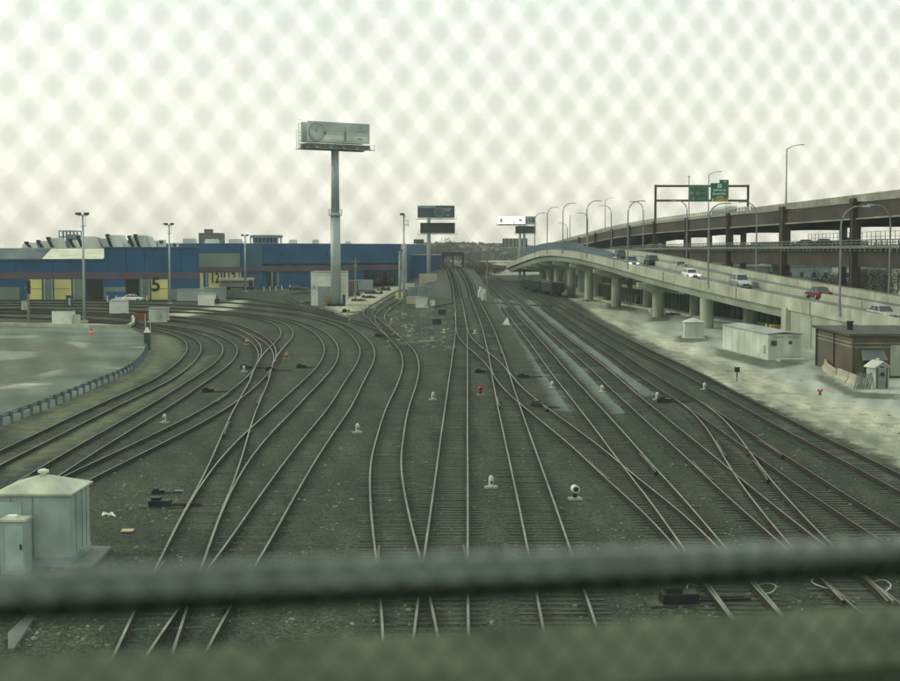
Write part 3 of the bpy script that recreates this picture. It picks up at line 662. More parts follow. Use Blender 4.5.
# ------------------------------------------------------------------ cars
def car(kind, paint, label, group='cars on the concrete ramp', lights=False):
    r = thing('car', label, 'car', group=group)
    Lh, wd, ht, belt = {'sedan': (2.3, .88, 1.45, .88), 'suv': (2.35, .94, 1.8, 1.05), 'hatch': (2.05, .86, 1.55, .95)}[kind]
    # front is -y
    st = [(-Lh, .72, .35, .62), (-Lh+.12, .9, .25, .78), (-Lh+.9, 1, .22, belt), (-.6, 1, .22, belt+.03), (1.3, 1, .22, belt+.05), (Lh-.15, .96, .25, belt+.02), (Lh, .85, .4, belt-.12)]
    rings = [[(-wd*k*.93, y, a), (-wd*k, y, a+.2), (-wd*k, y, b-.12), (-wd*k*.88, y, b), (wd*k*.88, y, b), (wd*k, y, b-.12), (wd*k, y, a+.2), (wd*k*.93, y, a)] for y, k, a, b in st]
    m = MB(); m.loft(rings)
    y0, y1, y2, y3 = {'sedan': (-.95, -.25, 1.0, 1.75), 'suv': (-.95, -.4, 1.75, 2.25), 'hatch': (-1.0, -.35, 1.2, 1.95)}[kind]
    tw = wd*.72
    m.loft([[(-tw, y1, ht-.07), (tw, y1, ht-.07), (tw, y2, ht-.07), (-tw, y2, ht-.07)], [(-tw*.9, y1+.1, ht), (tw*.9, y1+.1, ht), (tw*.9, y2-.1, ht), (-tw*.9, y2-.1, ht)]])
    for s in (-1, 1):
        m.tube([(s*wd*.86, y0, belt), (s*tw, y1, ht-.06)], .04, 4); m.tube([(s*wd*.86, y3, belt), (s*tw, y2, ht-.06)], .05, 4); m.tube([(s*wd*.9, (y1+y2)/2, belt), (s*tw*1.02, (y1+y2)/2, ht-.06)], .04, 4)
    m.build('body', paint, r, bevel=.02)
    b = wd*.87; m = MB(); m.loft([[(-b, y0, belt-.02), (b, y0, belt-.02), (b, y3, belt-.02), (-b, y3, belt-.02)], [(-tw, y1, ht-.08), (tw, y1, ht-.08), (tw, y2, ht-.08), (-tw, y2, ht-.08)]]); m.build('windows', 'glass', r)
    for sx in (-1, 1):
        for yy in (-1.4, 1.35):
            m = MB(); m.tube([(sx*(wd-.2), yy, .33), (sx*(wd+.01), yy, .33)], .33, 12); wh = m.build('wheel', 'black', r)
            m = MB(); m.tube([(sx*(wd+.0), yy, .33), (sx*(wd+.03), yy, .33)], .19, 10); m.build('rim', 'galv', wh)
        m = MB(); m.box((sx*wd*.68, -Lh+.03, .66), (.4, .12, .2)); m.build('headlight', emis('headlamp_glow', (1, 1, .85), 3.5) if lights else 'white', r)
        m = MB(); m.box((sx*wd*.75, Lh-.02, .82), (.3, .1, .22)); m.build('taillight', mat('tail_red', (.3, .02, .015), .4, .1), r)
    m = MB(); m.box((0, -Lh+.02, .5), (wd*.9, .12, .2)); m.build('grille', 'black', r)
    return r
paints = dict(white=mat('car_white', (.78, .80, .74), .3, .03, spec=.5), silver=mat('car_silver', (.36, .40, .38), .35, .05, metal=.4), dark=mat('car_dark', (.035, .045, .05), .3, .05, spec=.5), red=mat('car_red', (.12, .022, .018), .3, .05, spec=.5), grey=mat('car_grey', (.10, .12, .13), .35, .05), slate=mat('car_slate', (.09, .13, .17), .35, .05))
def rampcar(kind, paint, Yc, off, away, label, lights=False):
    r = car(kind, paints[paint], label, lights=lights); p = rp_at(Yc); q = rp_at(Yc+4); a = math.atan2(q.y-p.y, q.x-p.x)-math.pi/2
    r.location = (p.x+off, Yc, p.z+.01); r.rotation_euler = (math.atan2(q.z-p.z, 4)*(1 if not away else -1), 0, a+(math.pi if away else 0)); return r
def offs(px, Yc): return X_at(px, Yc)-rp_at(Yc).x
rampcar('sedan', 'white', 208, offs(691, 208), False, 'white sedan coming down the ramp past the middle of the concrete parapet', True)
rampcar('suv', 'silver', 189, offs(741, 189), False, 'silver suv on the ramp between the white sedan and the red car')
rampcar('suv', 'slate', 242, offs(631.5, 242), False, 'dark blue grey suv with lit headlights below the ramp screen end', True)
rampcar('hatch', 'silver', 262, offs(611, 262), False, 'small silver car near the ramp crest, behind the screen')
rampcar('suv', 'grey', 276, offs(619.5, 276), True, 'dark grey suv farthest up the ramp on the far side of the median')
rampcar('suv', 'dark', 248, offs(651, 248), True, 'black suv seen from behind on the far side of the ramp median')
rampcar('sedan', 'silver', 232, offs(679, 232), True, 'silver sedan seen from behind beside the ramp median')
rampcar('sedan', 'red', 169, offs(819, 169), True, 'dark red car on the far lanes of the ramp')
rampcar('sedan', 'silver', 140, offs(884, 140), False, 'silver sedan at the right edge, low on the ramp above the brick building')
for px, Yc, k, pt, lb in ((822, 250, 'sedan', 'dark', 'black sedan on the lower highway deck seen through the gap'), (804, 262, 'sedan', 'silver', 'silver car left of the black sedan on the lower highway deck'), (848, 236, 'hatch', 'grey', 'grey car beside the rust brown pillar on the lower highway deck')):
    r = car(k, paints[pt], lb, 'cars on the lower highway deck'); q = hp_at(Yc, hl); r.location = (X_at(px, Yc), Yc, q.z+.02)
    r.rotation_euler = (0, 0, R(-72))
r = thing('bus', 'blue and white bus roof showing over the upper deck railing', 'bus', (X_at(724, 287), 287, hp_at(287).z-1), R(2))
m = MB(); m.box((0, 0, 1.1), (2.5, 11, 1.6)); m.box((0, 0, .35), (2.4, 10.6, .4)); m.build('body', mat('bus_blue', (.05, .09, .22), .4, .05), r, bevel=.08)
m = MB(); m.box((0, 0, 1.9+.4), (2.46, 10.9, .25)); m.box((0, 0, 1.95), (2.3, 10.7, .5)); m.build('roof', 'white', r)

# ------------------------------------------------------------------ blue maintenance buildings
def facade_thing(label, cat, o):
    return thing('industrial_building', label, cat, o)
def fb(m, px0, px1, y0, y1, Y, off=0.0, d=.1, mi=0, Y2=None):
    """box on a facade between image stations surveyed at depth Y (front face at Y-off)"""
    a = at(px0, y0, Y); b = at(px1, y1, Y2 or Y)
    z1 = a.z; z0 = at(px0, y1, Y).z
    if Y2:
        dx, dy = b.x-a.x, b.y-a.y; ln = math.hypot(dx, dy); rz = math.atan2(dy, dx)
        m.box(((a.x+b.x)/2, (a.y+b.y)/2-off+d/2, (z0+z1)/2), (ln, d, z1-z0), rz, mi)
    else: m.box(((a.x+b.x)/2, Y-off+d/2, (z0+z1)/2), (b.x-a.x, d, z1-z0), 0, mi)
YA = 305.0
bl = thing('maintenance_building', 'long blue building with mauve band and yellow roller doors, the door marked 5', 'building', (X_at(60, YA), YA, 0))
def P(fn, name, mt, root): 
    m = MB(); fn(m); return m.build(name, mt, root, world=True)
zt1 = at(50, 260, YA).z; zt2 = at(150, 248, YA).z
P(lambda m: (m.box(((X_at(-160, YA)+X_at(104, YA))/2, YA+20, zt1/2), (X_at(104, YA)-X_at(-160, YA), 40, zt1))), 'wall', 'blue', bl)
P(lambda m: m.loft([[(X_at(104, YA), YA-.01, z_), (X_at(199, YA), YA-.01, z_), (X_at(198, YA+60), YA+60, z_), (X_at(104, YA), YA+60, z_)] for z_ in (0, zt2)]), 'wall', 'blue', bl)
P(lambda m: (fb(m, -160, 199, 272.2, 279, YA, .12, .1)), 'band', 'mauve', bl)
for q_ in ((-160, 20, 287), (104, 126, 287), (168.5, 199, 289)): P(lambda m: fb(m, q_[0], q_[1], q_[2], 300, YA, .12, .1), 'plinth', 'greyp', bl)
doors = [(29, 42.5, 'yell', 'door'), (54, 72, 'yell', 'door'), (151, 168.5, 'yell', 'door'), (42.8, 53.5, 'greyp', 'panel'), (72.4, 84, 'greyp', 'panel'), (139.5, 150.6, 'greyp', 'panel'), (86.5, 103, 'dark', 'bay_dark_panel'), (125.5, 139, 'dark', 'bay_dark_panel')]  # open bays are solid slabs, their inner shade put into the colour
for a, b, mt_, nm in doors:
    def f(m, a=a, b=b): fb(m, a+.2, b-.2, 279.3, 299.5, YA, .16, .16)
    d_ = P(f, nm, mt_, bl)
    if nm == 'door': 
        P(lambda m, a=a, b=b: (fb(m, a, b, 288.4, 288.9, YA, .22, .06), fb(m, a, a+.5, 279, 300, YA, .26, .1), fb(m, b-.5, b, 279, 300, YA, .26, .1)), 'door_frame', 'greyp', d_)
for a in (44.5, 52, 74, 83, 142, 149):
    P(lambda m: fb(m, a, a+1.4, 279, 300, YA, .5, .4), 'pilaster', 'galv', bl)
sc5 = at(156, 285, YA); text('5', 4.2, 'door_number', mm('black'), bl, (sc5.x-ROOT[bl.name][0].x, -.32, sc5.z), rx90, .02)
# sloping roof lights and set-back roof of the low part
P(lambda m: m.add([(X_at(38, YA), YA+2, zt1), (X_at(98, YA), YA+2, zt1), (X_at(108, YA), YA+12, zt2-.1), (X_at(36, YA), YA+12, zt2-.1)], [(0, 1, 2, 3)]), 'roof_light', mat('roof_light', (.62, .62, .46), .6, .2, .4, .4, .3), bl)
P(lambda m: m.box(((X_at(-160, YA)+X_at(104, YA))/2, YA+26, (zt1+zt2)/2), (X_at(103.8, YA)-X_at(-160, YA), 28, zt2-zt1)), 'upper_roof', 'tar', bl)
P(lambda m: fb(m, 36, 104, 249.3, 251.5, YA+12, .1, .2), 'gutter', 'galvb', bl)
YB = 318
def vent(px0, px1, y0, Yv, label_parts=None):
    a = at(px0, y0, Yv); b = at(px1, 249, Yv); zb_ = zt2-.3
    m = MB(); wv = b.x-a.x
    m.loft([[(a.x, Yv, zb_), (b.x, Yv, zb_), (b.x, Yv+6, zb_), (a.x, Yv+6, zb_)], [(a.x+.1*wv, Yv+.2, a.z), (b.x-.22*wv, Yv+.2, a.z), (b.x-.22*wv, Yv+5, a.z), (a.x+.1*wv, Yv+5, a.z)]])
    v = m.build('roof_unit', mat('roof_unit_grey', (.56, .60, .54), .7, .15, .3, .4, .3), bl, world=True)
    m = MB(); h = a.z-zb_; x1 = a.x
    m.loft([[(x1-.3, Yv-.5, a.z-.1), (x1+.35, Yv-.5, a.z-.1), (x1+.35, Yv-.1, a.z-.1), (x1-.3, Yv-.1, a.z-.1)], [(x1+.7, Yv-.5, zb_+.5), (x1+1.35, Yv-.5, zb_+.5), (x1+1.35, Yv-.1, zb_+.5), (x1+.7, Yv-.1, zb_+.5)]])
    m.box((x1+.1, Yv, a.z+.05), (.8, 1.0, .35)); m.build('duct', 'dark', v, world=True)
for px0, px1, y0 in ((26, 38, 242.5), (38, 52, 241), (48, 60, 238), (70, 84, 240), (78, 96, 236.5), (97, 109, 238.5), (107, 124, 235), (129, 153, 236.5), (135, 146, 235.2)):
    vent(px0, px1, y0, YB+random.uniform(-2, 8))
for px0, px1, y0 in ((22, 33, 244), (33, 45, 243.5), (44, 57, 242.2), (56, 66, 241.5), (64, 79, 240.8), (88, 103, 239.5), (100, 112, 238.6), (112, 124, 239.3), (122, 133, 240), (140, 156, 240.8), (158, 163, 240), (171, 176, 243)):
    q0, q1 = at(px0, y0, 352), at(px1, y0, 352); m = MB(); m.box(((q0.x+q1.x)/2, 354, (zt2+q0.z)/2), (q1.x-q0.x, 4, q0.z-zt2+.1), taper=random.uniform(.88, 1)); m.build('roof_unit', 'roof_unit_grey', bl, world=True)
    m = MB(); m.box((q0.x+(q1.x-q0.x)*.7, 351.9, q0.z-.5), (.9, .3, .7)); m.build('louvre', 'roofd', bl, world=True)
m = MB(); x_ = X_at(-150, YA)
while x_ < X_at(198, YA):
    top_ = zt1 if x_ < X_at(104, YA) else zt2; m.box((x_, YA-.03, (top_+6.2)/2), (.09, .08, top_-6.2)); x_ += 4.0
m.build('seam', mat('seam_blue', (.014, .05, .10), .7), bl, world=True)
m = MB(); m.box(((X_at(-160, YA)+X_at(104, YA))/2, YA-.06, zt1+.1), (X_at(104, YA)-X_at(-160, YA), .5, .3)); m.box(((X_at(104, YA)+X_at(199, YA))/2, YA-.06, zt2+.1), (X_at(199, YA)-X_at(104, YA)+.2, .5, .3)); m.build('parapet_cap', mat('cap_blue', (.05, .12, .17), .6), bl, world=True)
m = MB(); a = at(59, 231, 335); b = at(77, 249, 335)
for k in range(6):
    for j in range(2): m.bar((a.x+(b.x-a.x)*k/5, 335+j*4, zt2-.5), (a.x+(b.x-a.x)*k/5, 335+j*4, a.z), .14, 4)
for zz in (a.z, (a.z*.66+zt2*.34), (a.z*.33+zt2*.67)): m.box(((a.x+b.x)/2, 335, zz), (b.x-a.x, .2, .3)); m.box(((a.x+b.x)/2, 339, zz), (b.x-a.x, .2, .3))
m.box(((a.x+b.x)/2+.6, 337, (a.z+zt2)/2-.4), ((b.x-a.x)*.6, 3, (a.z-zt2)*.8)); m.build('roof_tower', 'galvb', bl, world=True)

YC = 392
b2_ = thing('maintenance_building', 'tall blue building with porthole vents and doors 12 and 13, behind the passenger car', 'building', (X_at(300, YC), YC, 0))
ztc = at(300, 243.3, YC).z
a0, a1 = X_at(150, YC+8), X_at(401, 426)
m = MB(); m.add([(a0, YC+8, -.2), (X_at(198, YC), YC, -.2), (X_at(262, YC), YC, -.2), (a1, 426, -.2), (a1+6, 500, -.2), (a0, 500, -.2), (a0, YC+8, ztc), (X_at(198, YC), YC, ztc), (X_at(262, YC), YC, ztc), (a1, 426, ztc), (a1+6, 500, ztc), (a0, 500, ztc)],
      [(0, 1, 7, 6), (1, 2, 8, 7), (2, 3, 9, 8), (3, 4, 10, 9), (4, 5, 11, 10), (5, 0, 6, 11), (6, 7, 8, 9, 10, 11)]); m.build('wall', 'blue', b2_, world=True)
P(lambda m: m.box((X_at(254.5, YC), YC-.1, ztc/2), (X_at(262, YC)-X_at(247, YC), .3, ztc+.02)), 'panel_strip', 'blue2', b2_)
P(lambda m: m.box((a1+.6, 427, ztc/2), (2.2, 2.2, ztc+.02)), 'corner_panel', 'galv', b2_)
def ywall(px): return YC if px <= 262 else YC+(px-262)/(401-262)*34
def fw(m, p0, p1, y0, y1, off, d=.1): fb(m, p0, p1, y0, y1, ywall(p0), off, d, 0, ywall(p1) if p1 > 262 else None)
P(lambda m: fw(m, 199, 240, 253.2, 267, .15), 'wall_panel', 'greyp', b2_)
P(lambda m: (fw(m, 190, 262, 266.8, 272, .5, .3), fw(m, 262, 401, 266, 271.6, .5, .3)), 'band', 'mauve', b2_)
for a, b in ((208.5, 221), (225.5, 239)):
    d_ = P(lambda m: fw(m, a, b, 272.5, 289, .16), 'door', 'yell', b2_)
P(lambda m: fw(m, 200, 203.5, 272.5, 289, .16), 'door', 'yell', b2_)
for a in (206, 222.5, 240):
    P(lambda m: fw(m, a, a+1.5, 272, 289, .5, .4), 'pilaster', 'galv', b2_)
for s_, px, py in (('12', 215, 278.2), ('13', 231.5, 278.2)):
    q = at(px, py, YC); text(s_, 4.0, 'door_number', mm('black'), b2_, (q.x-ROOT[b2_.name][0].x, -.3, q.z), rx90, .02).scale = (.66, 1, 1)
for a in (267.5, 273.2, 279): P(lambda m: fw(m, a, a+4, 272.5, 287, .3), 'bay_dark_panel', 'dark', b2_)  # dark slabs on the wall, coloured as the unlit inside of the bays
P(lambda m: (fw(m, 271.6, 272.6, 272, 287, .6, .3), fw(m, 277.5, 278.5, 272, 287, .6, .3)), 'pilaster', 'galv', b2_)
P(lambda m: fw(m, 351.5, 370, 271.7, 285, .6), 'bay_dark_panel', 'dark', b2_); P(lambda m: fw(m, 372, 381, 271.7, 285, .6), 'bay_dark_panel', 'dark', b2_); P(lambda m: fw(m, 382.5, 393, 271.7, 285, .6), 'bay_dark_panel', 'dark', b2_)  # bay openings drawn as near-black slabs, shade painted in
P(lambda m: fw(m, 262, 400, 263.8, 265.6, .3, .2), 'window_strip', 'dark', b2_)
P(lambda m: (fw(m, 284, 291, 264.2, 265.8, .5, .2), fw(m, 299, 314, 263.4, 265.6, .5, .2)), 'window_strip', 'galv', b2_)
for px in (281.8, 294, 303, 317.5, 326, 345.5):
    q = at(px, 254, ywall(px)); m = MB(); m.tube([(q.x, q.y-.5, q.z), (q.x, q.y+.2, q.z)], .42 if px < 320 else .6, 12); m.build('porthole', mat('porthole_dark', (.015, .05, .08), .7), b2_, world=True)
for a, b, y0, nm in ((250.5, 281, 236.5, 'roof_frame'), (288.5, 296, 239.5, 'roof_unit'), (312, 318, 239.5, 'roof_unit'), (345, 350, 241.2, 'roof_unit'), (204, 218, 239, 'roof_unit'), (228, 241, 239, 'roof_unit'), (182, 195, 238.5, 'roof_unit')):
    q0, q1 = at(a, y0, 430), at(b, y0, 430)
    if nm == 'roof_frame':
        m = MB(); m.box(((q0.x+q1.x)/2, 432, q0.z), (q1.x-q0.x, 5, .9))
        for k in range(9): m.box((q0.x+(q1.x-q0.x)*k/8, 430, (ztc+q0.z)/2), (.35, .35, q0.z-ztc)); 
        m.box(((q0.x*.55+q1.x*.45), 433, (ztc+q0.z)/2), ((q1.x-q0.x)*.8, 3, (q0.z-ztc)*.8)); m.build(nm, 'galvb', b2_, world=True)
    else:
        m = MB(); m.box(((q0.x+q1.x)/2, 432, (ztc+q0.z)/2), (q1.x-q0.x, 4, q0.z-ztc), taper=.85); m.build(nm, mat('roof_unit_grey', (.4, .4, .4)), b2_, world=True)
YD = 455
b3_ = thing('industrial_building', 'low plain blue building right of the tall blue one, behind the steel yard cabins', 'building', (X_at(424, YD), YD, 0))
zd = at(424, 255.3, YD).z
P(lambda m: m.box(((X_at(404, YD)+X_at(440.5, YD))/2, YD+15, zd/2), (X_at(440.5, YD)-X_at(404, YD), 30, zd)), 'wall', 'blue', b3_)
P(lambda m: m.box(((X_at(404, YD)+X_at(440.5, YD))/2, YD+15, zd+.15), (X_at(440.5, YD)-X_at(404, YD)+.4, 30.4, .3)), 'roof', 'tar', b3_)

# distant blocks over the blue roofs
def block(px0, px1, y0, Yb, mt_, label, rows=4, colsn=6, roofw=None):
    a, b = at(px0, y0, Yb), at(px1, y0, Yb); r = thing('office_block', label, 'building', ((a.x+b.x)/2, Yb, 0))
    m = MB(); m.box(((a.x+b.x)/2, Yb+12, a.z/2), (b.x-a.x, 24, a.z)); m.build('wall', mt_, r, world=True)
    wz = (a.z-12)/rows if a.z > 20 else a.z/rows; m = MB()
    for i in range(rows):
        m.box(((a.x+b.x)/2, Yb-.05, a.z-(i+.55)*wz), ((b.x-a.x)*.9, .2, wz*.42))
    m.build('window', 'glass', r, world=True)
    m = MB(); m.box(((a.x*.6+b.x*.4), Yb+8, a.z+1), ((b.x-a.x)*.35, 8, 2.4)); m.build('roof_house', mt_, r, world=True)
brn = mat('brown_block', (.10, .10, .09), .9, .2, .3)
block(198.5, 218, 232.8, 800, brn, 'dark brown apartment block rising behind the blue building roof', 5)

# small white buildings and cabins -------------------------------------------
def cabin(label, cat, px, py, w_, d_, h_, rz, wallm='white', roofm='tar', roof='flat', door=True, name='equipment_cabin', group=None, over=.12):
    g_ = G(px, py); ca, sa = math.cos(rz), math.sin(rz)
    c = (g_.x-math.sin(rz)*d_/2, g_.y+math.cos(rz)*d_/2, 0)
    r = thing(name, label, cat, c, rz, group)
    m = MB(); m.box((0, 0, h_/2), (w_, d_, h_)); m.box((0, 0, .06), (w_+.3, d_+.3, .16)); m.build('wall', wallm, r, bevel=.03)
    m = MB()
    if roof == 'flat': m.box((0, 0, h_+.06), (w_+over*2, d_+over*2, .13))
    elif roof == 'hip':
        e_ = over; H_ = .35*min(w_, d_)*.7
        m.box((0, 0, h_+.03), (w_+2*e_, d_+2*e_, .06)); m.loft([[(-w_/2-e_, -d_/2-e_, h_+.06), (w_/2+e_, -d_/2-e_, h_+.06), (w_/2+e_, d_/2+e_, h_+.06), (-w_/2-e_, d_/2+e_, h_+.06)], [(-.1, -.1, h_+H_), (.1, -.1, h_+H_), (.1, .1, h_+H_), (-.1, .1, h_+H_)]])
    elif roof == 'gable':
        e_ = over; H_ = w_*.32
        m.loft([[(-w_/2-e_, y, h_-.02), (0, y, h_+H_), (w_/2+e_, y, h_-.02), (w_/2+e_, y, h_+.06), (0, y, h_+H_+.09), (-w_/2-e_, y, h_+.06)] for y in (-d_/2-e_, d_/2+e_)])
        gm_ = MB(); gm_.loft([[(-w_/2, y, h_-.01), (w_/2, y, h_-.01), (0, y, h_+H_-.03)] for y in (-d_/2, d_/2)]); gm_.build('gable', wallm, r)
    m.build('roof', roofm, r)
    if door:
        m = MB(); m.box((w_*.1, -d_/2-.03, h_*.42), (min(.9, w_*.4), .06, h_*.78)); dd = m.build('door', mat('cabin_door', (.40, .45, .40), .6, .1), r)
        m = MB(); m.box((w_*.1+min(.9, w_*.4)*.35, -d_/2-.09, h_*.42), (.08, .08, .16)); m.build('handle', 'black', dd)
    return r
c1 = cabin('white cabin with small right annex beside the tallest floodlight pole', 'cabin', 61.5, 326.5, 2.7, 2.4, 2.25, 0, door=False, roofm='rust')
m = MB(); m.box((1.75, .4, .8), (.75, 1.2, 1.6)); m.box((-.6, -1.3, .1), (.9, .5, .35)); m.build('annex', 'whited', c1)
cabin('white cabin with a flat top in front of the blue dumpsters', 'cabin', 117.5, 314.5, 2.7, 2.4, 2.3, 0, roof='hip', door=False)
cabin('grey white cabin directly right of the rusty box', 'cabin', 157.5, 322, 2.6, 2.4, 2.0, 0, wallm='whited', door=True)
rb = cabin('rust brown steel box touching the grey white cabin', 'box', 141.5, 320, 1.9, 1.6, 1.25, 0, wallm=mat('rusty_box', (.20, .085, .045), .9, .25, 1, .5, .5), roofm='rust', door=False, name='steel_box')
c4 = cabin('bright white cabin with a dark machine on its right side, below door 12', 'cabin', 206, 306.2, 3.1, 2.4, 2.3, 0, door=False)
m = MB(); m.box((2.0, .0, .9), (.8, 1.0, .9)); m.tube([(2.0, -.2, 1.4), (2.0, -.2, 2.0)], .12); m.build('machine', 'dark', c4)
c0 = cabin('small dark green cabinet behind the white cabin with the annex', 'cabinet', 69, 306, 1.2, 1.0, 1.9, 0, wallm=mat('dark_green', (.03, .09, .08), .6), roofm='roofd', door=True, name='utility_cabinet')
cabin('small pale cabinet at the far left edge of the yard', 'cabinet', 24, 311, .9, .8, 1.7, 0, wallm='whited', door=True, name='utility_cabinet')
cabin('row of low grey tanks behind the bright white cabin, first from the left', 'tank', 190, 301, 5.5, 2.2, 2.4, 0, wallm='galv', door=False, name='storage_tank')
cabin('low grey container in front of door 12, behind the bright white cabin', 'container', 213, 300, 5.0, 2.4, 2.6, 0, wallm=mat('container_grey', (.26, .32, .29), .7, .15, 1, .4, .5, streak=True), door=False, name='container')
# blue dumpsters
proto = thing('dumpster', '', 'dumpster', group='blue dumpsters outside the maintenance building')
m = MB(); m.box((0, 0, 1.0), (1.9, 1.6, 1.7), taper=1.0); m.build('bin', mat('dumpster_blue', (.025, .10, .24), .5, .15, 1, .4), proto, bevel=.04)
m = MB(); m.box((0, 0, 1.95), (1.96, 1.66, .12)); m.build('lid', mat('dumpster_lid', (.03, .09, .18), .5), proto)
for i, (px, py, lb) in enumerate(((111.5, 301, 'left blue dumpster between the yellow bollards'), (121, 301, 'right blue dumpster between the yellow bollards'))):
    g_ = G(px, py); place(proto, i > 0, (g_.x, g_.y, 0), .05*i, lb)
proto = thing('bollard', '', 'bollard', group='yellow bollards by the dumpsters and doors')
m = MB(); m.cyl((0, 0, 0), .16, 1.15, 10); m.build('post', 'yell', proto); m = MB(); m.cyl((0, 0, 1.15), .17, .06, 10); m.build('cap', 'white', proto)
for i, (px, py) in enumerate(((107.5, 301.5), (116.3, 301.5), (126, 301.5), (147, 301.5), (264, 291.5), (270, 291), (276, 290.6), (282, 290), (290, 289.5))):
    g_ = G(px, py); place(proto, i > 0, (g_.x, g_.y, 0), 0, NTH[i]+' yellow bollard from the left in front of the blue buildings')

# white garage building by the billboard
gb = G(310, 306); gc = G(346.5, 305); wgb = gc.x-gb.x
r = thing('garage', 'white flat-roofed garage with a grey roller door behind the billboard pole', 'garage', ((gb.x+gc.x)/2, gb.y+2, 0))
zg = at(328, 272.5, gb.y+2).z
m = MB(); m.box((0, 4, zg/2), (wgb, 8, zg)); m.build('wall', 'white', r)
m = MB(); m.box((0, 4, zg-.55), (wgb+.06, 8.06, .08)); m.box((0, 4, zg+.08), (wgb+.2, 8.2, .18)); m.build('roof', 'tar', r)
m = MB(); m.box((-wgb*.115, -.04, 1.9), (wgb*.36, .1, 3.7)); d_ = m.build('roller_door', mat('roller_grey', (.24, .31, .28), .6, .06), r)
m = MB(); 
for k in range(9): m.box((-wgb*.115, -.1, .3+k*.4), (wgb*.355, .03, .04))
m.build('rib', 'galv', d_)
m = MB(); m.box((-wgb*.40, -.1, 3.6), (.5, .2, .7)); m.build('wall_box', 'galv', r); m = MB(); m.cyl((.8, 2, zg+.1), .3, 1.1, 10); m.build('roof_vent', 'white', r)

# billboards -------------------------------------------------------------------
def leafbush(name, label, cat, c, sz, n, mt_, fs=.16, stem='wood'):
    r = thing(name, label, cat, c); m = MB()
    for i in range(n):
        d = Vector((random.gauss(0, 1), random.gauss(0, 1), random.gauss(0, 1))).normalized()*random.random()**.45
        p = Vector((d.x*sz[0], d.y*sz[1], sz[2]*(.55+.5*d.z)))*random.uniform(.75, 1.05)
        a = Vector((random.gauss(0, 1), random.gauss(0, 1), random.gauss(0, 1))).normalized(); b = a.cross(Vector((.3, .5, .8))).normalized(); q = fs*random.uniform(.6, 1.4)
        m.add([p, p+a*q, p+a*q+b*q, p+b*q], [(0, 1, 2, 3)])
    m.build('foliage', mt_, r); m = MB()
    for k in range(7): m.tube([(0, 0, -.1), (random.uniform(-.6, .6)*sz[0], random.uniform(-.6, .6)*sz[1], sz[2]*.9)], .03, 4)
    m.build('stem', stem, r); return r
g_ = G(329, 306); leafbush('bush', 'pale yellow dry bush at the foot of the billboard pole', 'bush', g_, (1.3, .8, 1.9), 500, mat('dry_yellow', (.42, .38, .16), .9, .3, 4), .2)
Y1_ = G(335.5, 306).y
bb = thing('billboard', 'tall single-pole billboard with a watch advert above the white garage', 'billboard', (X_at(335.5, Y1_), Y1_, 0))
zb_ = at(336, 151, Y1_).z
m = MB(); m.tube([(0, 0, -.2), (0, 0, 18)], .98, 20, r2=.95); m.tube([(0, 0, 18), (0, 0, zb_+.8)], .82, 20, r2=.72); m.build('pole', 'galv', bb, smooth=True)
m = MB(); m.cyl((0, 0, 17.4), 1.35, .15, 16); 
for k in range(12): t = k/12*6.283; m.bar((1.3*math.cos(t), 1.3*math.sin(t), 17.5), (1.3*math.cos(t), 1.3*math.sin(t), 18.6), .03, 4)
m.tube([(1.3*math.cos(k/12*6.283), 1.3*math.sin(k/12*6.283), 18.6) for k in range(13)], .035, 4); m.build('collar_platform', 'galv', bb)
m = MB(); m.box((0, 0, .2), (3.0, 2.6, .5)); m.build('footing', 'dark', bb); m = MB(); m.box((1.6, -.3, 1.0), (.6, .4, 2.4)); m.build('meter_box', 'roofd', bb)
yaw = R(33); ca, sa = math.cos(yaw), math.sin(yaw)
def bl_(x, y, z): return (x*ca-y*sa, x*sa+y*ca, z)
ptop = at(336, 122.8, Y1_).z; pbot = at(336, 143, Y1_).z
def bbox(m, x, y, z, sx, sy, sz): m.box(bl_(x, y, z), (sx, sy, sz), yaw)
m = MB(); bbox(m, .3, -1.0, (ptop+pbot)/2, 13.4, .3, ptop-pbot); bbox(m, .3, 1.6, (ptop+pbot)/2, 13.4, .25, ptop-pbot); m.build('panel', mat('board_grey', (.46, .53, .47), .6, .1, .5, .2, .5), bb)
m = MB(); bbox(m, .3, -1.17, ptop-.9, 13.0, .04, 1.6); m.build('advert_band', mat('advert_grey', (.40, .48, .43), .6, .15, .15, .2, .2), bb)
m = MB(); bbox(m, .3, -1.17, pbot+.9, 13.0, .05, .9); m.build('advert_band', mat('advert_light', (.62, .66, .55), .6, .1, .3), bb)
m = MB(); c = bl_(-4.6, -1.22, (ptop+pbot)/2-.1); nrm = Vector(bl_(0, -1, 0)); m.tube([Vector(c), Vector(c)+nrm*.08], 1.75, 28); wt = m.build('watch_case', mat('watch_case', (.30, .37, .34), .5), bb)
m = MB(); m.tube([Vector(c)+nrm*.08, Vector(c)+nrm*.12], 1.42, 28); wd = m.build('watch_dial', mat('watch_dial', (.46, .55, .50), .5, .1), wt)
m = MB()
for k in range(12):
    t = k/12*6.283; m.box(bl_(-4.6+1.15*math.sin(t), -1.36, c[2]+1.15*math.cos(t)), (.14, .05, .14), yaw)
m.tube([bl_(-4.6, -1.37, c[2]), bl_(-5.2, -1.37, c[2]+.6)], .06, 4); m.tube([bl_(-4.6, -1.37, c[2]), bl_(-4.6, -1.37, c[2]+1.0)], .05, 4); m.box(bl_(-2.8, -1.3, c[2]-.1), (.4, .1, .5), yaw); m.build('watch_hands', mat('watch_hands', (.16, .20, .18)), wt)
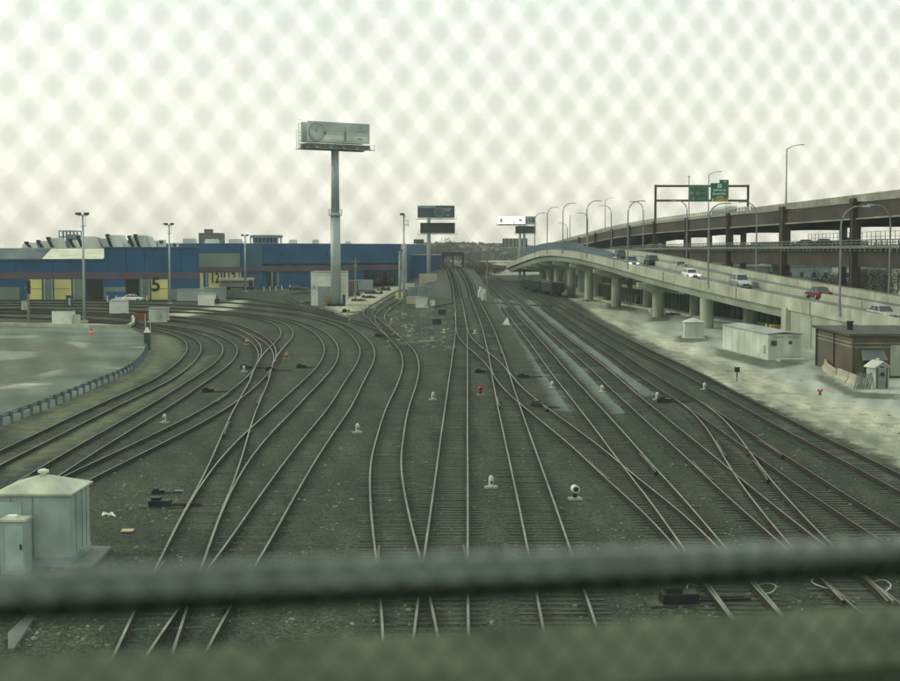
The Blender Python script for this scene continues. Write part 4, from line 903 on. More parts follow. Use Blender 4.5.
m = MB(); bbox(m, 1.6, -1.2, c[2]-.5, .5, .06, 1.9); bbox(m, 1.6, -1.2, c[2]+.9, .2, .06, .7); bbox(m, 5.0, -1.2, c[2]+.5, 2.0, .05, .22); bbox(m, 4.8, -1.2, c[2]-1.0, 1.2, .05, .3); bbox(m, 5.0, -1.2, c[2]+1.1, .4, .05, .35); m.build('advert_marks', mat('advert_marks', (.25, .31, .28), .6), bb)
m = MB(); bbox(m, .3, .3, pbot-.75, 13.6, 2.9, .9); m.build('catwalk_frame', 'roofd', bb)
m = MB(); bbox(m, .3, -1.9, pbot-1.25, 14.4, 1.1, .12); bbox(m, .3, 2.4, pbot-1.25, 14.4, 1.1, .12)
for k in range(13): m.bar(bl_(-6.8+k*1.18, -2.4, pbot-1.25), bl_(-6.8+k*1.18, -2.4, pbot-.3), .03, 4)
m.bar(bl_(-6.9, -2.4, pbot-.3), bl_(7.5, -2.4, pbot-.3), .035, 4); m.bar(bl_(-6.9, -2.4, pbot-.75), bl_(7.5, -2.4, pbot-.75), .03, 4)
for k in range(5): bbox(m, -5.2+k*2.8, -2.7, pbot-1.1, .5, .35, .25)
m.build('catwalk', 'galv', bb)
m = MB()
for k in range(8): m.bar(bl_(-6.9, .3, pbot-1.2+k*.75), bl_(-7.6, .3, pbot-1.2+k*.75), .04, 4)
for xx in (-6.9, -7.6):
    m.bar(bl_(xx, .3, pbot-1.4), bl_(xx, .3, ptop-.4), .05, 4); m.bar(bl_(xx, 1.2, pbot-1.4), bl_(xx, 1.2, ptop-1.5), .04, 4)
m.build('end_ladder', 'galv', bb)

def billboard(px, Yb, label, panels, poles, posts='galv'):
    r = thing('billboard', label, 'billboard', (X_at(px, Yb), Yb, 0)); ox = ROOT[r.name][0]
    ztop = max(at(px, p[2], Yb).z for p in panels)-.3
    for q in poles: m = MB(); xx = X_at(q, Yb)-ox.x; m.tube([(xx, .5, -.3), (xx, .5, ztop)], .55 if len(poles) == 1 else .5, 12); m.build('pole', posts, r, smooth=True)
    out = []
    for p0, p1, y0, y1, mt_, back in panels:
        a, b = at(p0, y0, Yb), at(p1, y1, Yb); m = MB(); yy = -.5 if not back else 1.3
        m.box(((a.x+b.x)/2-ox.x, yy, (a.z+b.z)/2), (b.x-a.x, .35, a.z-b.z)); pn = m.build('panel', mt_, r)
        m = MB(); m.box(((a.x+b.x)/2-ox.x, yy-.9, b.z-.25), (b.x-a.x+1.2, .9, .15))
        for k in range(4): m.box((a.x-ox.x+(b.x-a.x)*(k+.5)/4, yy-1.4, b.z-.2), (.4, .3, .2))
        for s_ in (a.x-.5, b.x+.5): m.bar((s_-ox.x, yy-.9, b.z-.3), (s_-ox.x, yy-.9, b.z+.9), .05, 4)
        m.build('catwalk', posts, r); out.append((pn, a-ox, b-ox, yy))
    return r, out
Yb2 = 402
r, o = billboard(428.7, Yb2, 'two-deck billboard with a dark advert showing a round dial, over the blue buildings', [(417.6, 454.6, 205.6, 218.4, mat('advert_teal', (.05, .09, .10), .6, .5, .25, .5, .2, (.02, .03, .035)), False), (420.3, 455, 222.8, 233.6, mat('board_back', (.035, .05, .045), .8, .2), False)], [428.7])
pn, a, b, yy = o[0]; m = MB(); cx = a.x+(b.x-a.x)*.58; cz = (a.z+b.z)/2
m.tube([(cx, yy-.18, cz), (cx, yy-.24, cz)], 1.45, 24); m.build('dial', mat('advert_dial', (.16, .20, .19), .5, .1), pn)
m = MB(); m.tube([(cx, yy-.24, cz), (cx, yy-.27, cz)], 1.05, 24); m.build('dial_face', mat('advert_dial2', (.09, .12, .12), .5, .1), pn)
m = MB(); m.box((a.x+(b.x-a.x)*.80, yy-.21, cz+.85), ((b.x-a.x)*.22, .05, .35)); m.box((a.x+(b.x-a.x)*.80, yy-.21, cz+.35), ((b.x-a.x)*.17, .05, .2)); m.box((a.x+(b.x-a.x)*.82, yy-.21, cz-.85), ((b.x-a.x)*.10, .05, .25)); m.build('advert_marks', mat('advert_pale', (.32, .36, .34), .6), pn)
m = MB(); m.box((a.x+(b.x-a.x)*.25, yy-.2, a.z-.35), ((b.x-a.x)*.5, .03, .6)); m.build('advert_sky', mat('advert_sky', (.25, .32, .32), .6, .2), pn)
m = MB(); m.box(((a.x+b.x)/2, yy-.2, b.z+.15), ((b.x-a.x), .06, .3)); m.build('frame', 'galv', pn)
pn, a, b, yy = o[1]; m = MB()
for k in range(13): m.box((a.x+(b.x-a.x)*(k+.5)/13, yy-.25, (a.z+b.z)/2), (.12, .12, a.z-b.z))
m.box(((a.x+b.x)/2, yy-.3, b.z+.2), ((b.x-a.x), .2, .25)); m.build('frame', mat('frame_dark', (.10, .13, .12), .7), pn)
Yb3 = 552
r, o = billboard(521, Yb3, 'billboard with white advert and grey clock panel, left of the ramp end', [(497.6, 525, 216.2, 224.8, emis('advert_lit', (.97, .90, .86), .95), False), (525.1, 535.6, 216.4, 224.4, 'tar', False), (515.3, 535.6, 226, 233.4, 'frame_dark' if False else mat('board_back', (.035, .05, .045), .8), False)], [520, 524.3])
pn, a, b, yy = o[0]; m = MB(); m.box(((a.x+b.x)/2, yy-.2, b.z+.12), (b.x-a.x, .1, .35)); m.build('frame', mat('frame_red', (.16, .06, .05), .7), pn)
m = MB(); m.box((a.x+1.4, yy-.2, (a.z+b.z)/2), (.9, .05, 1.5)); m.box((b.x-1.8, yy-.2, (a.z+b.z)/2+.1), (1.1, .05, .8)); m.box((b.x-4.3, yy-.2, b.z+.9), (.6, .05, .35)); m.build('advert_marks', mat('advert_pink', (.62, .38, .36), .6), pn)
pn, a, b, yy = o[1]; text(':18', 2.6, 'clock_digits', mm('black'), pn, ((a.x+b.x)/2, yy-.25, (a.z+b.z)/2), rx90, .02)
r, o = billboard(515, 640, 'low ribbed billboard back left of the twin grey billboard poles', [(503, 526.6, 238.4, 246.8, mat('back_grey', (.20, .24, .20), .8, .15), False)], [519.7])
pn, a, b, yy = o[0]; m = MB()
for k in range(7): m.box((a.x+(b.x-a.x)*k/6, yy-.4, (a.z+b.z)/2-.1), (.55, .3, a.z-b.z+.3))
m.build('rib', 'roofd', pn)
r, o = billboard(417, 700, 'small dark distant board peeping over the tall blue roof', [(413.8, 424, 239.3, 243.6, 'board_back' if False else mat('board_back', (.03, .04, .04)), False)], [419])

# floodlight and other poles --------------------------------------------------------
def floodpole(px, pbase, ytop, label, single=False, r0=.24):
    g_ = G(px, pbase); z = at(px, ytop, g_.y).z; r = thing('floodlight_pole', label, 'floodlight pole', g_, 0, 'floodlight poles of the rail yard')
    m = MB(); m.tube([(0, 0, -.2), (0, 0, z)], r0, 10, r2=r0*.55); m.build('pole', 'galv', r, smooth=True)
    m = MB(); m.box((0, 0, .2), (.9, .9, .45)); m.build('footing', 'conc', r)
    m = MB()
    if single: m.bar((0, 0, z), (.4, 0, z-.4), .05, 5); m.box((.7, 0, z-1.4), (.1, .6, 1.0)); m.bar((0, 0, z-1.6), (.75, 0, z-1.6), .05, 4); m.bar((0, 0, z-.8), (.75, 0, z-.9), .04, 4)
    else:
        m.box((0, 0, z-.1), (1.5, .15, .15)); m.box((0, 0, z-1.7), (.9, .5, .08)); m.bar((.4, 0, z-1.7), (.4, 0, z-.1), .03, 4)
    m.build('bracket', 'galv', r)
    for s_ in ((-1, 1) if not single else (0,)):
        m = MB(); m.box((s_*.62 - (.25 if single else 0), -.15, z+.12), (.75, .5, .35), .2*s_); m.build('floodlight', 'roofd', r)
    return r
floodpole(84.5, 323, 214.5, 'tallest floodlight pole at the left, beside the white cabin with the annex')
floodpole(170, 305, 224.5, 'floodlight pole in front of the wall right of door 5')
floodpole(245.5, 292, 235.5, 'floodlight pole rising behind the silver passenger car', r0=.3)
floodpole(404, 315.5, 215, 'floodlight pole with one lamp between the two billboards', single=True)
floodpole(399.6, 300, 251, 'short twin-headed pole just left of the single-lamp floodlight pole', r0=.28)
def crosspole(px, pb, yt, label, arm=2.2, r0=.17, Yo=None, zb=None):
    g_ = G(px, pb) if Yo is None else Vector((X_at(px, Yo), Yo, zb or 0)); z = at(px, yt, g_.y).z-g_.z; r = thing('utility_pole', label, 'utility pole', g_)
    m = MB(); m.tube([(0, 0, -.2), (0, 0, z)], r0, 8, r2=r0*.7); m.build('pole', 'wood', r); m = MB(); m.box((0, 0, z-.9), (arm, .12, .14)); m.box((0, 0, z-1.8), (arm*.35, .3, .7)); m.build('crossarm', 'wood', r); return r
crosspole(355.5, 299, 257.5, 'wooden utility pole with crossarm right of the white garage')
crosspole(487, 302, 251, 'pale wooden pole beside the dark retaining wall of the main line', 1.2)
crosspole(28.5, 322, 281, 'wooden pole carrying a black signal at the far left', 1.0)
r = thing('signal', 'black signal head hanging on the wooden pole at the far left', 'signal', G(30, 322)+Vector((0, -.3, 0)))
z_ = at(29, 287, G(30, 322).y).z; m = MB(); m.box((0, 0, z_), (.45, .4, 2.0)); m.build('housing', 'black', r)
m = MB(); m.cyl((0, 0, 0), .1, z_-1, 8); m.build('mast', 'wood', r)

# lattice mast near the tracks
g_ = G(424.5, 342); r = thing('lattice_mast', 'crooked pale blue lattice mast between the S-shaped track and the main line', 'mast', g_)
m = MB(); ctr = [(0, 0), (.02, .9), (-.05, 1.9), (-.25, 3.0), (.15, 3.8), (.55, 4.6), (.75, 5.6), (.8, 6.6)]
ww = [.62, .55, .50, .55, .62, .55, .4, .25]
for i in range(len(ctr)-1):
    (x0, z0), (x1, z1) = ctr[i], ctr[i+1]; a, b = ww[i]/2, ww[i+1]/2
    for sx in (-1, 1):
        for sy in (-1, 1): m.bar((x0+sx*a, sy*a, z0), (x1+sx*b, sy*b, z1), .035, 4)
    for k in range(3):
        t0, t1 = k/3, (k+1)/3
        for sy in (-1, 1):
            s0 = 1 if k % 2 else -1; m.bar((x0+(x1-x0)*t0+s0*a, sy*a, z0+(z1-z0)*t0), (x0+(x1-x0)*t1-s0*b, sy*b, z0+(z1-z0)*t1), .025, 4)
            m.bar((s0*a+x0+(x1-x0)*t0, -a, z0+(z1-z0)*t0), (x0+s0*b+(x1-x0)*t1, a, z0+(z1-z0)*t1), .025, 4)
m.build('lattice', mat('mast_blue', (.18, .24, .24), .6, .15), r); m = MB(); m.box((0, 0, .05), (1.4, 1.0, .2)); m.box((.9, -.2, .35), (.5, .4, .6)); m.build('base', 'concd', r)

# ------------------------------------------------------------------ left side: guard rail, kerb, metal sheds
gpts = [G(x, y) for x, y in ((-60, 450), (-20, 434), (13, 421.5), (33, 414), (50, 407), (75, 396.5), (100, 386), (113, 381), (125, 375), (135, 368), (143, 359), (146.5, 349))]
gpth = smoothp(resample(catmull(gpts, 1), 1.0), 4)
gr = thing('guard_rail', 'curved galvanised guard rail between the paved lot and the curving tracks', 'guard rail', gpth[6])
m = MB(); prof = [(-.03, .45), (-.10, .50), (-.03, .58), (-.10, .66), (-.03, .72), (-.01, .72), (-.07, .66), (0, .58), (-.07, .50), (-.01, .45)]
m.sweep(gpth, prof); m.build('beam', mat('guard_rail_steel', (.18, .23, .23), .55, .2, 2, .4, 1), gr, world=True)
for p in gpth[::2]: m = MB(); m.box((p.x+.14, p.y-.02, .35), (.13, .18, .78)); m.box((p.x+.04, p.y, .58), (.14, .12, .34)); m.build('post', mat('guard_post', (.11, .17, .18), .7, .25), gr, world=True)
g_ = G(147.5, 350); r = thing('switch_box', 'dark teal box with a pale pointed top at the end of the guard rail', 'box', g_)
m = MB(); m.box((0, 0, .95), (.6, .6, 1.9)); m.build('housing', mat('dark_teal', (.05, .085, .085), .7, .3), r); m = MB(); m.loft([[(-.33, -.33, 1.9), (.33, -.33, 1.9), (.33, .33, 1.9), (-.33, .33, 1.9)], [(-.04, -.04, 2.5), (.04, -.04, 2.5), (.04, .04, 2.5), (-.04, .04, 2.5)]]); m.build('cap', 'white', r)
for s_ in (-.3, .25): m = MB(); m.cyl((s_, .5, 0), .05, 3.9, 6); m.build('post', 'galv', r)
m = MB(); kp = [G(-80, 326), G(20, 326), G(90, 328), (G(128, 328))]; kp = [Vector(k) for k in kp]; m.sweep(kp, [(-.25, 0), (-.2, .45), (.2, .45), (.25, 0)])
kp2 = [Vector(G(128, 328)), Vector(G(133, 325)), Vector(G(133.5, 320))]; m.sweep(kp2, [(-.25, 0), (-.2, .45), (.2, .45), (.25, 0)]); tag(m.build('concrete_kerb', 'concd'), 'low concrete kerb along the far side of the paved lot', 'kerb')
g_ = G(133, 320.5); r = thing('hydrant', 'white hydrant at the corner of the concrete kerb, left of the rusty box', 'hydrant', g_); r.scale = (.75,)*3
m = MB(); m.cyl((0, 0, 0), .25, .8, 10, r2=.2); m.cyl((0, 0, .8), .3, .15, 10); m.cyl((0, 0, .95), .2, .2, 10, r2=.05); m.bar((-.4, 0, .6), (.4, 0, .6), .1, 8); m.build('body', 'white', r)
g_ = G(91, 335); r = thing('traffic_barrel', 'orange and white traffic barrel on the paved lot below the floodlight pole', 'barrel', g_); r.scale = (.8,)*3
m = MB(); m.cyl((0, 0, .05), .3, .4, 12, r2=.28); m.cyl((0, 0, .62), .26, .35, 12, r2=.24); m.cyl((0, 0, 0), .4, .06, 12); m.build('body', mat('barrel_orange', (.62, .17, .05), .6), r); m = MB(); m.cyl((0, 0, .45), .275, .17, 12); m.build('stripe', 'white', r)

# big metal shed
S0 = G(72, 567); sh_ = thing('metal_shed', 'pale green-grey metal shed with a pyramid roof and round roof vent at lower left', 'shed', (S0.x-1.28, S0.y+1.25, 0), R(-1))
m = MB(); m.box((0, 0, 1.25), (2.5, 2.5, 2.5)); m.build('wall', 'shed', sh_, bevel=.01)
m = MB(); m.box((0, 0, .16), (2.56, 2.56, .34)); m.build('skirt', mat('shed_skirt', (.26, .34, .34), .6, .15, 1.5, .5, 1.2), sh_)
m = MB()
for xx in (-1.2, -.75, .0): m.box((xx, -1.26, 1.4), (.02, .02, 2.1))
for yy in (-.5, .25, .8): m.box((1.26, yy, 1.4), (.02, .02, 2.1))
m.build('seam', mat('seam_dark', (.16, .21, .19), .7), sh_)
m = MB(); m.box((-.75, -1.27, 1.28), (.74, .05, 1.9)); dd = m.build('door', mat('shed_door', (.38, .50, .45), .5, .06, .8, .4, .9), sh_, bevel=.01)
m = MB(); m.box((-.47, -1.32, 1.25), (.05, .06, .16)); m.build('handle', 'black', dd)
m = MB(); e_ = 1.36; m.loft([[(-e_, -e_, 2.46), (e_, -e_, 2.46), (e_, e_, 2.46), (-e_, e_, 2.46)], [(-e_, -e_, 2.53), (e_, -e_, 2.53), (e_, e_, 2.53), (-e_, e_, 2.53)], [(-.1, -.1, 2.98), (.1, -.1, 2.98), (.1, .1, 2.98), (-.1, .1, 2.98)]]); rf = m.build('roof', 'shedr', sh_)
m = MB(); m.cyl((0, 0, 2.9), .10, .18, 16); m.cyl((0, 0, 3.06), .19, .08, 18); m.cyl((0, 0, 3.14), .17, .05, 18, r2=.06); m.build('roof_vent', 'white', rf, smooth=False)
S1 = G(26, 575); r = thing('utility_cabinet', 'narrow metal cabinet standing in front of the metal shed at the left edge', 'cabinet', (S1.x-.42, S1.y+.35, 0))
m = MB(); m.box((0, 0, .9), (.84, .7, 1.8)); m.build('body', 'shed', r, bevel=.015); m = MB(); m.box((0, 0, 1.83), (.94, .8, .07), taper=.96); m.build('lid', 'shedr', r); m = MB(); m.box((.05, -.36, .9), (.6, .03, 1.5)); m.build('door', mat('shed_door', (.38, .50, .45)), r)
m = MB(); m.box((.28, -.4, .95), (.05, .06, .18)); m.build('handle', 'black', r); m = MB(); m.box((-.1, 0, 1.9), (.3, .25, .1)); m.build('vent', 'white', r)
def slab(name, label, cat, px, mt_, h=.08):
    v = [G(x, y) for x, y in px]; m = MB(); n = len(v); m.loft([[(p.x, p.y, -.05) for p in v], [(p.x, p.y, h) for p in v]]); return tag(m.build(name, mt_), label, cat)
slab('concrete_slab', 'flat grey concrete slab beside the right wall of the metal shed', 'slab', ((64, 571), (90, 571), (112, 549.5), (92, 549)), mat('slab_grey', (.15, .175, .155), .8, .15, 1, .4, .8), .12)
slab('concrete_slab', 'pale concrete strip at the lower left corner under the fence rail', 'slab', ((8, 652), (14, 652), (36, 618), (27, 618), (8, 636)), mat('slab_grey', (.15, .175, .155)), .1)

# ------------------------------------------------------------------ right side: sheds, brick building, barriers
cabin('small white hip-roofed hut between ramp columns and the rusty track', 'hut', 694, 338.5, 2.35, 2.3, 1.95, R(-6), roofm='whited', roof='hip', door=False, name='hut', wallm='whited')
A = G(768, 360.5); lw = thing('long_white_shed', 'long low white shed lying beside the rusty track, in front of the retaining wall', 'shed', (A.x, A.y, 0), R(4))
m = MB(); m.box((1.65, 8.5, 1.3), (3.3, 17, 2.6)); m.build('wall', 'whited', lw, bevel=.03); m = MB(); m.loft([[(-.12, y, 2.56), (1.65, y, 2.72), (3.42, y, 2.56), (3.42, y, 2.64), (1.65, y, 2.82), (-.12, y, 2.64)] for y in (-.12, 17.12)]); m.build('roof', 'tar', lw)
m = MB(); m.box((.55, -.03, 1.7), (.55, .08, .5)); m.box((2.2, -.03, 1.75), (.35, .08, .3)); m.build('louvre', 'roofd', lw)
m = MB(); m.box((1.0, -.04, 2.32), (1.1, .06, .1)); m.box((2.5, -.04, 2.32), (1.2, .06, .1)); m.build('door_track', 'galv', lw)
m = MB(); m.box((-.12, 1.2, 1.1), (.25, .7, .7)); m.build('meter_box', 'whited', lw)
m = MB(); m.box((2.0, -1.0, .12), (2.6, 1.6, .24)); m.build('step', 'conc', lw)
B = G(852, 378); br = thing('brick_building', 'flat-roofed brown brick building at the right edge, under the ramp wall', 'building', (B.x, B.y, 0), R(-1.5))
m = MB(); m.box((3.6, 6.5, 1.78), (7.2, 13, 3.56)); m.build('wall', [mat('brown_brick_wall', (.115, .098, .07), .9, .25, 6, .45, .6, (.075, .06, .05), bump=.3, bscale=12)], br)
m = MB(); m.box((3.6, 6.5, 3.66), (7.9, 13.7, .2)); rf = m.build('roof', 'roofd', br); m = MB(); m.cyl((1.3, 6.0, 3.7), .26, .75, 12); m.cyl((1.3, 6, 4.4), .34, .12, 12); m.build('chimney', 'black', rf)
m = MB(); 
for zz in (2.62, 2.95): m.box((3.6, -.03, zz), (7.26, .06, .05)); m.box((-.03, 6.5, zz), (.06, 13.06, .05))
m.build('trim', 'concd', br)
m = MB(); m.box((0, -.08, 1.7), (.1, .16, 3.4)); m.box((-.08, 12.5, 1.8), (.2, .2, 3.5)); m.box((-.08, 6, 1.8), (.12, .12, 3.4)); m.build('downpipe', 'roofd', br)
m = MB(); m.loft([[(.7, -.1, 2.3), (2.6, -.1, 2.3), (2.7, -1.0, 1.55), (.6, -1.0, 1.55)], [(.7, -.1, 2.36), (2.6, -.1, 2.36), (2.7, -1.0, 1.61), (.6, -1.0, 1.61)]]); m.build('awning', mat('awning_grey', (.13, .17, .15), .7), br)
m = MB(); m.box((1.65, -.05, .95), (1.2, .1, 1.9)); m.build('door', 'dark', br); m = MB(); m.box((3.9, -.05, 1.5), (1.5, .1, 2.6)); m.build('blocked_window', 'concd', br)
g_ = G(880, 389); hh = thing('hut', 'tiny weathered white hut with a gable roof at the corner of the brick building', 'hut', (g_.x, g_.y+.7, 0), R(10))
m = MB(); m.box((0, 0, .85), (1.15, 1.5, 1.7)); m.loft([[(-.57, y, 1.7), (.57, y, 1.7), (0, y, 2.08)] for y in (-.75, .75)]); m.build('wall', mat('hut_white', (.42, .46, .42), .8, .2, 3, .6, 1.5, (.15, .16, .14)), hh)
m = MB(); m.loft([[(-.72, y, 1.62), (0, y, 2.10), (.72, y, 1.62), (.72, y, 1.69), (0, y, 2.19), (-.72, y, 1.69)] for y in (-.92, .92)]); m.build('roof', 'whited', hh)
m = MB(); m.box((-.02, -.77, .8), (.6, .06, 1.5)); dd = m.build('door', mat('hut_door', (.22, .25, .23), .8, .3, 4), hh); m = MB(); m.box((-.02, -.81, 1.15), (.34, .03, .3)); m.build('window', 'glass', dd); m = MB(); m.box((-.02, -.77, 1.72), (.36, .06, .12)); m.box((-.42, -.77, .85), (.1, .05, 1.6)); m.box((.4, -.77, .85), (.1, .05, 1.6)); m.build('frame', 'roofd', dd)
m = MB(); m.cyl((0, 0, 2.05), .1, .3, 8, r2=.14); m.build('roof_vent', 'white', hh)
m = MB(); g2_ = G(866, 389)
for k in range(7): m.box((g2_.x-.55+k*.16, g2_.y+.4+random.uniform(-.2, .2), .55), (.12, .1, 1.5), R(random.uniform(-20, 20)))
lb_ = MB()
for k in range(8):
    x = g2_.x-.75+k*.17; lb_.bar((x-.25, g2_.y-.3, .02), (x+.25, g2_.y+.45, 1.15+.1*random.random()), .055, 4)
tag(lb_.build('timber_stack', mat('old_timber', (.20, .21, .17), .9, .3, 3)), 'old boards leaning against the left side of the tiny white hut', 'boards')
proto = thing('jersey_barrier', '', 'barrier', group='concrete barriers along the brick building')
m = MB(); m.loft([[(x, -.3, 0), (x, -.3, .1), (x, -.12, .35), (x, -.08, .85), (x, .08, .85), (x, .12, .35), (x, .3, .1), (x, .3, 0)] for x in (-1.45, 1.45)]); m.build('body', mat('barrier_beige', (.38, .37, .27), .9, .15, 2, .5, 1), proto, bevel=.02)
bps = [((823, 364), (827, 372), 'first concrete barrier at the back corner of the brick building'), ((826, 373), (838, 377.5), 'second concrete barrier, tilted, along the brick wall'), ((838, 378), (849, 383), 'third concrete barrier along the brick wall'), ((849.5, 383), (861, 388), 'nearest concrete barrier, touching the leaning boards')]
for i, (p0, p1, lb) in enumerate(bps):
    a, b = G(*p0), G(*p1); c = (a+b)/2; o = place(proto, i > 0, (c.x, c.y, 0), math.atan2(b.y-a.y, b.x-a.x), lb, None)
    o.scale = ((b-a).length/3.0, 1, 1); 
    if i == 1: o.rotation_euler = (R(10), R(5), o.rotation_euler.z)
# yellow excavator under the ramp
g_ = at(771, 322.5, 163); r = thing('excavator', 'yellow machine parked in the dark gap under the ramp beside the end pillar', 'excavator', (g_.x, 163, 0))
m = MB(); m.box((0, 0, .9), (1.8, 2.4, .7)); m.box((.4, .3, 1.6), (.9, 1.0, .9)); m.build('cab', mat('machine_yellow', (.30, .23, .05), .5, .2, 2, .4), r, bevel=.05)
m = MB(); m.tube([(-.5, -.8, 1.2), (-1.0, -2.0, 2.2), (-1.3, -3.0, 1.2)], .15, 6); m.build('boom', 'machine_yellow' if False else mat('machine_yellow', (.5, .38, .05)), r)
for s_ in (-.9, .9): m = MB(); m.box((s_, 0, .3), (.5, 3.4, .6)); m.build('crawler_track', 'black', r, bevel=.1)
# dark hoarding under the ramp and highway; right end added to darken the gap
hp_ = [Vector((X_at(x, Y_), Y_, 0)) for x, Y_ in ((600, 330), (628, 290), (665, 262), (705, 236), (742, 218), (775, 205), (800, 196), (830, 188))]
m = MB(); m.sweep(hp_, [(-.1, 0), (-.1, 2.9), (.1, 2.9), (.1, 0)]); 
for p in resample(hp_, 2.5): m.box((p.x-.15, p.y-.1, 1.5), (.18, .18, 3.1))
tag(m.build('hoarding', mat('dark_boards', (.045, .055, .045), .9, .3, 2)), 'dark boarded fence under the ramp, right end added to darken the gap', 'fence')
m = MB(); kp = [p+Vector((-4, -8, 0)) for p in hp_]; m.sweep(kp, [(-.2, 0), (-.2, .35), (.2, .35), (.2, 0)]); tag(m.build('concrete_kerb', 'conc'), 'thin pale concrete kerb behind the ramp columns', 'kerb')
# clutter beneath the ramp
for i, (px, py, lb, cc, sz) in enumerate(((626, 304.5, 'heap of pale rubble beside the third ramp column', (.28, .30, .23), (1.8, 1.2, .9)), (589, 301.5, 'low rubble at the foot of the fourth ramp column', (.22, .24, .19), (2.5, 1.2, .6)), (607, 300, 'small heap of brownish scrap between ramp columns', (.16, .14, .09), (1.0, 1, 1.1)), (670, 315, 'dark flattened spoil heap near the pale drive under the ramp', (.07, .09, .065), (3.5, 2, .5)), (570, 298, 'dark scrap heap behind the railcars', (.06, .06, .05), (2, 2, .8)))):
    g_ = G(px, py); m = MB()
    for k in range(40):
        t, q = random.uniform(0, 6.28), random.random()**.7; h = sz[2]*(1-q)
        m.box((g_.x+math.cos(t)*q*sz[0], g_.y+math.sin(t)*q*sz[1], h*.5), (random.uniform(.3, .8), random.uniform(.3, .7), max(.15, h)), t, taper=.6)
    tag(m.build('rubble_heap', mat('rubble_%d' % i, cc, .95, .4, 3)), lb, 'heap')
for px, py, lb in ((642, 304, 'dark trailer box under the ramp, left of the wide near column'), (657, 315, 'flat trailer with white wheels at the foot of the wide ramp column')):
    g_ = G(px, py); r = thing('trailer', lb, 'trailer', g_)
    m = MB(); m.box((0, 0, 1.0 if 'box' in lb else .75), (2.6, 2, 1.4 if 'box' in lb else .35)); m.build('bed', 'roofd' if 'box' in lb else 'whited', r, bevel=.03)
    for s_ in (-1.0, 1.0): m = MB(); m.tube([(s_, -1.1, .35), (s_, -.85, .35)], .35, 12); m.build('wheel', 'black' if 'box' in lb else 'white', r)

# gondola cars
def gondola(label, px, Yc, L_=15.5, mt_='black'):
    x0, Y0 = px, Yc; c = Vector((X_at(px, Yc), Yc, 0)); r = thing('railcar', label, 'railcar', c, R(5.5), 'dark gondola railcars under the ramp')
    m = MB(); m.box((0, 0, 1.15), (2.6, L_, .3)); m.box((-1.4, 0, 2.2), (.12, L_, 2.0)); m.box((1.4, 0, 2.2), (.12, L_, 2.0)); m.box((0, -L_/2, 2.2), (2.7, .12, 2.0)); m.box((0, L_/2, 2.2), (2.7, .12, 2.0)); m.build('hopper', mat('gondola_dark', (.03, .04, .035), .8, .3, 1, .4, .6, (.06, .05, .035)), r)
    m = MB()
    for k in range(11):
        for s_ in (-1.5, 1.5): m.box((s_, -L_/2+.3+k*(L_-.6)/10, 2.15), (.12, .18, 2.05))
    m.build('rib', mat('gondola_rib', (.05, .06, .05), .8), r)
    m = MB(); 
    for s_ in (-1.43, 1.43): m.box((s_, 0, 3.25), (.22, L_+.1, .12))
    m.build('top_chord', mat('gondola_top', (.16, .17, .13), .8, .3), r)
    for yy in (-L_/2+2.2, L_/2-2.2):
        for d_ in (-.85, .85):
            for s_ in (-.75, .75): m = MB(); m.tube([(s_-.07, yy+d_, .62), (s_+.07, yy+d_, .62)], .42, 14); m.build('wheel', 'rust', r)
        m = MB(); m.box((0, yy, .7), (2.2, 2.4, .35)); m.build('bogie', 'black', r)
gondola('dark gondola railcar parked nearest under the ramp columns', 552.5, 331); gondola('second dark gondola railcar behind the nearest one', 541, 349, 15.5); gondola('third gondola railcar, half hidden at the far end of the string', 531.5, 367)
# passenger car and the dark locomotives by the doors
g0, g1_ = G(220.5, 289.8), G(255, 289.5); r = thing('passenger_railcar', 'ribbed silver passenger railcar in front of doors 12 and 13', 'railcar', ((g0.x+g1_.x)/2, g0.y, 0), R(4)); r.scale = (1, 1, .82)
Lp = (g1_-g0).length*1.0; m = MB()
m.loft([[(x, -1.45, 1.0), (x, 1.45, 1.0), (x, 1.5, 3.2), (x, 1.2, 3.85), (x, 0, 4.05), (x, -1.2, 3.85), (x, -1.5, 3.2)] for x in (-Lp/2, Lp/2)]); m.build('body', mat('railcar_silver', (.26, .28, .22), .5, .12, 1, .4, .5, metal=.2), r)
m = MB(); m.box((-.4, -1.5, 2.65), (Lp*.78, .08, .75)); m.build('window_band', 'roofd', r); m = MB()
for k in range(16): m.box((-.4-Lp*.38+k*Lp*.76/15, -1.56, 2.65), (.14, .05, .75))
m.build('window_post', mat('railcar_silver', (.3, .3, .3)), r)
m = MB(); m.box((Lp/2-.9, -1.53, 2.2), (1.0, .05, 2.0)); m.build('door', 'dark', r); m = MB(); m.box((Lp/2+.03, 0, 2.5), (.06, 1.9, 2.3)); m.build('end_window', 'dark', r)
for s_ in (-1, 1):
    m = MB(); m.box((s_*Lp*.34, 0, .65), (2.6, 2.2, .6)); bg = m.build('bogie', 'black', r)
    for d_ in (-.9, .9): m = MB(); m.tube([(s_*Lp*.34+d_, -1.15, .45), (s_*Lp*.34+d_, 1.15, .45)], .45, 12); m.build('wheel', 'rust', bg)
m = MB(); m.box((0, 0, .8), (Lp*.4, 2.0, .5)); m.build('underframe', 'black', r)
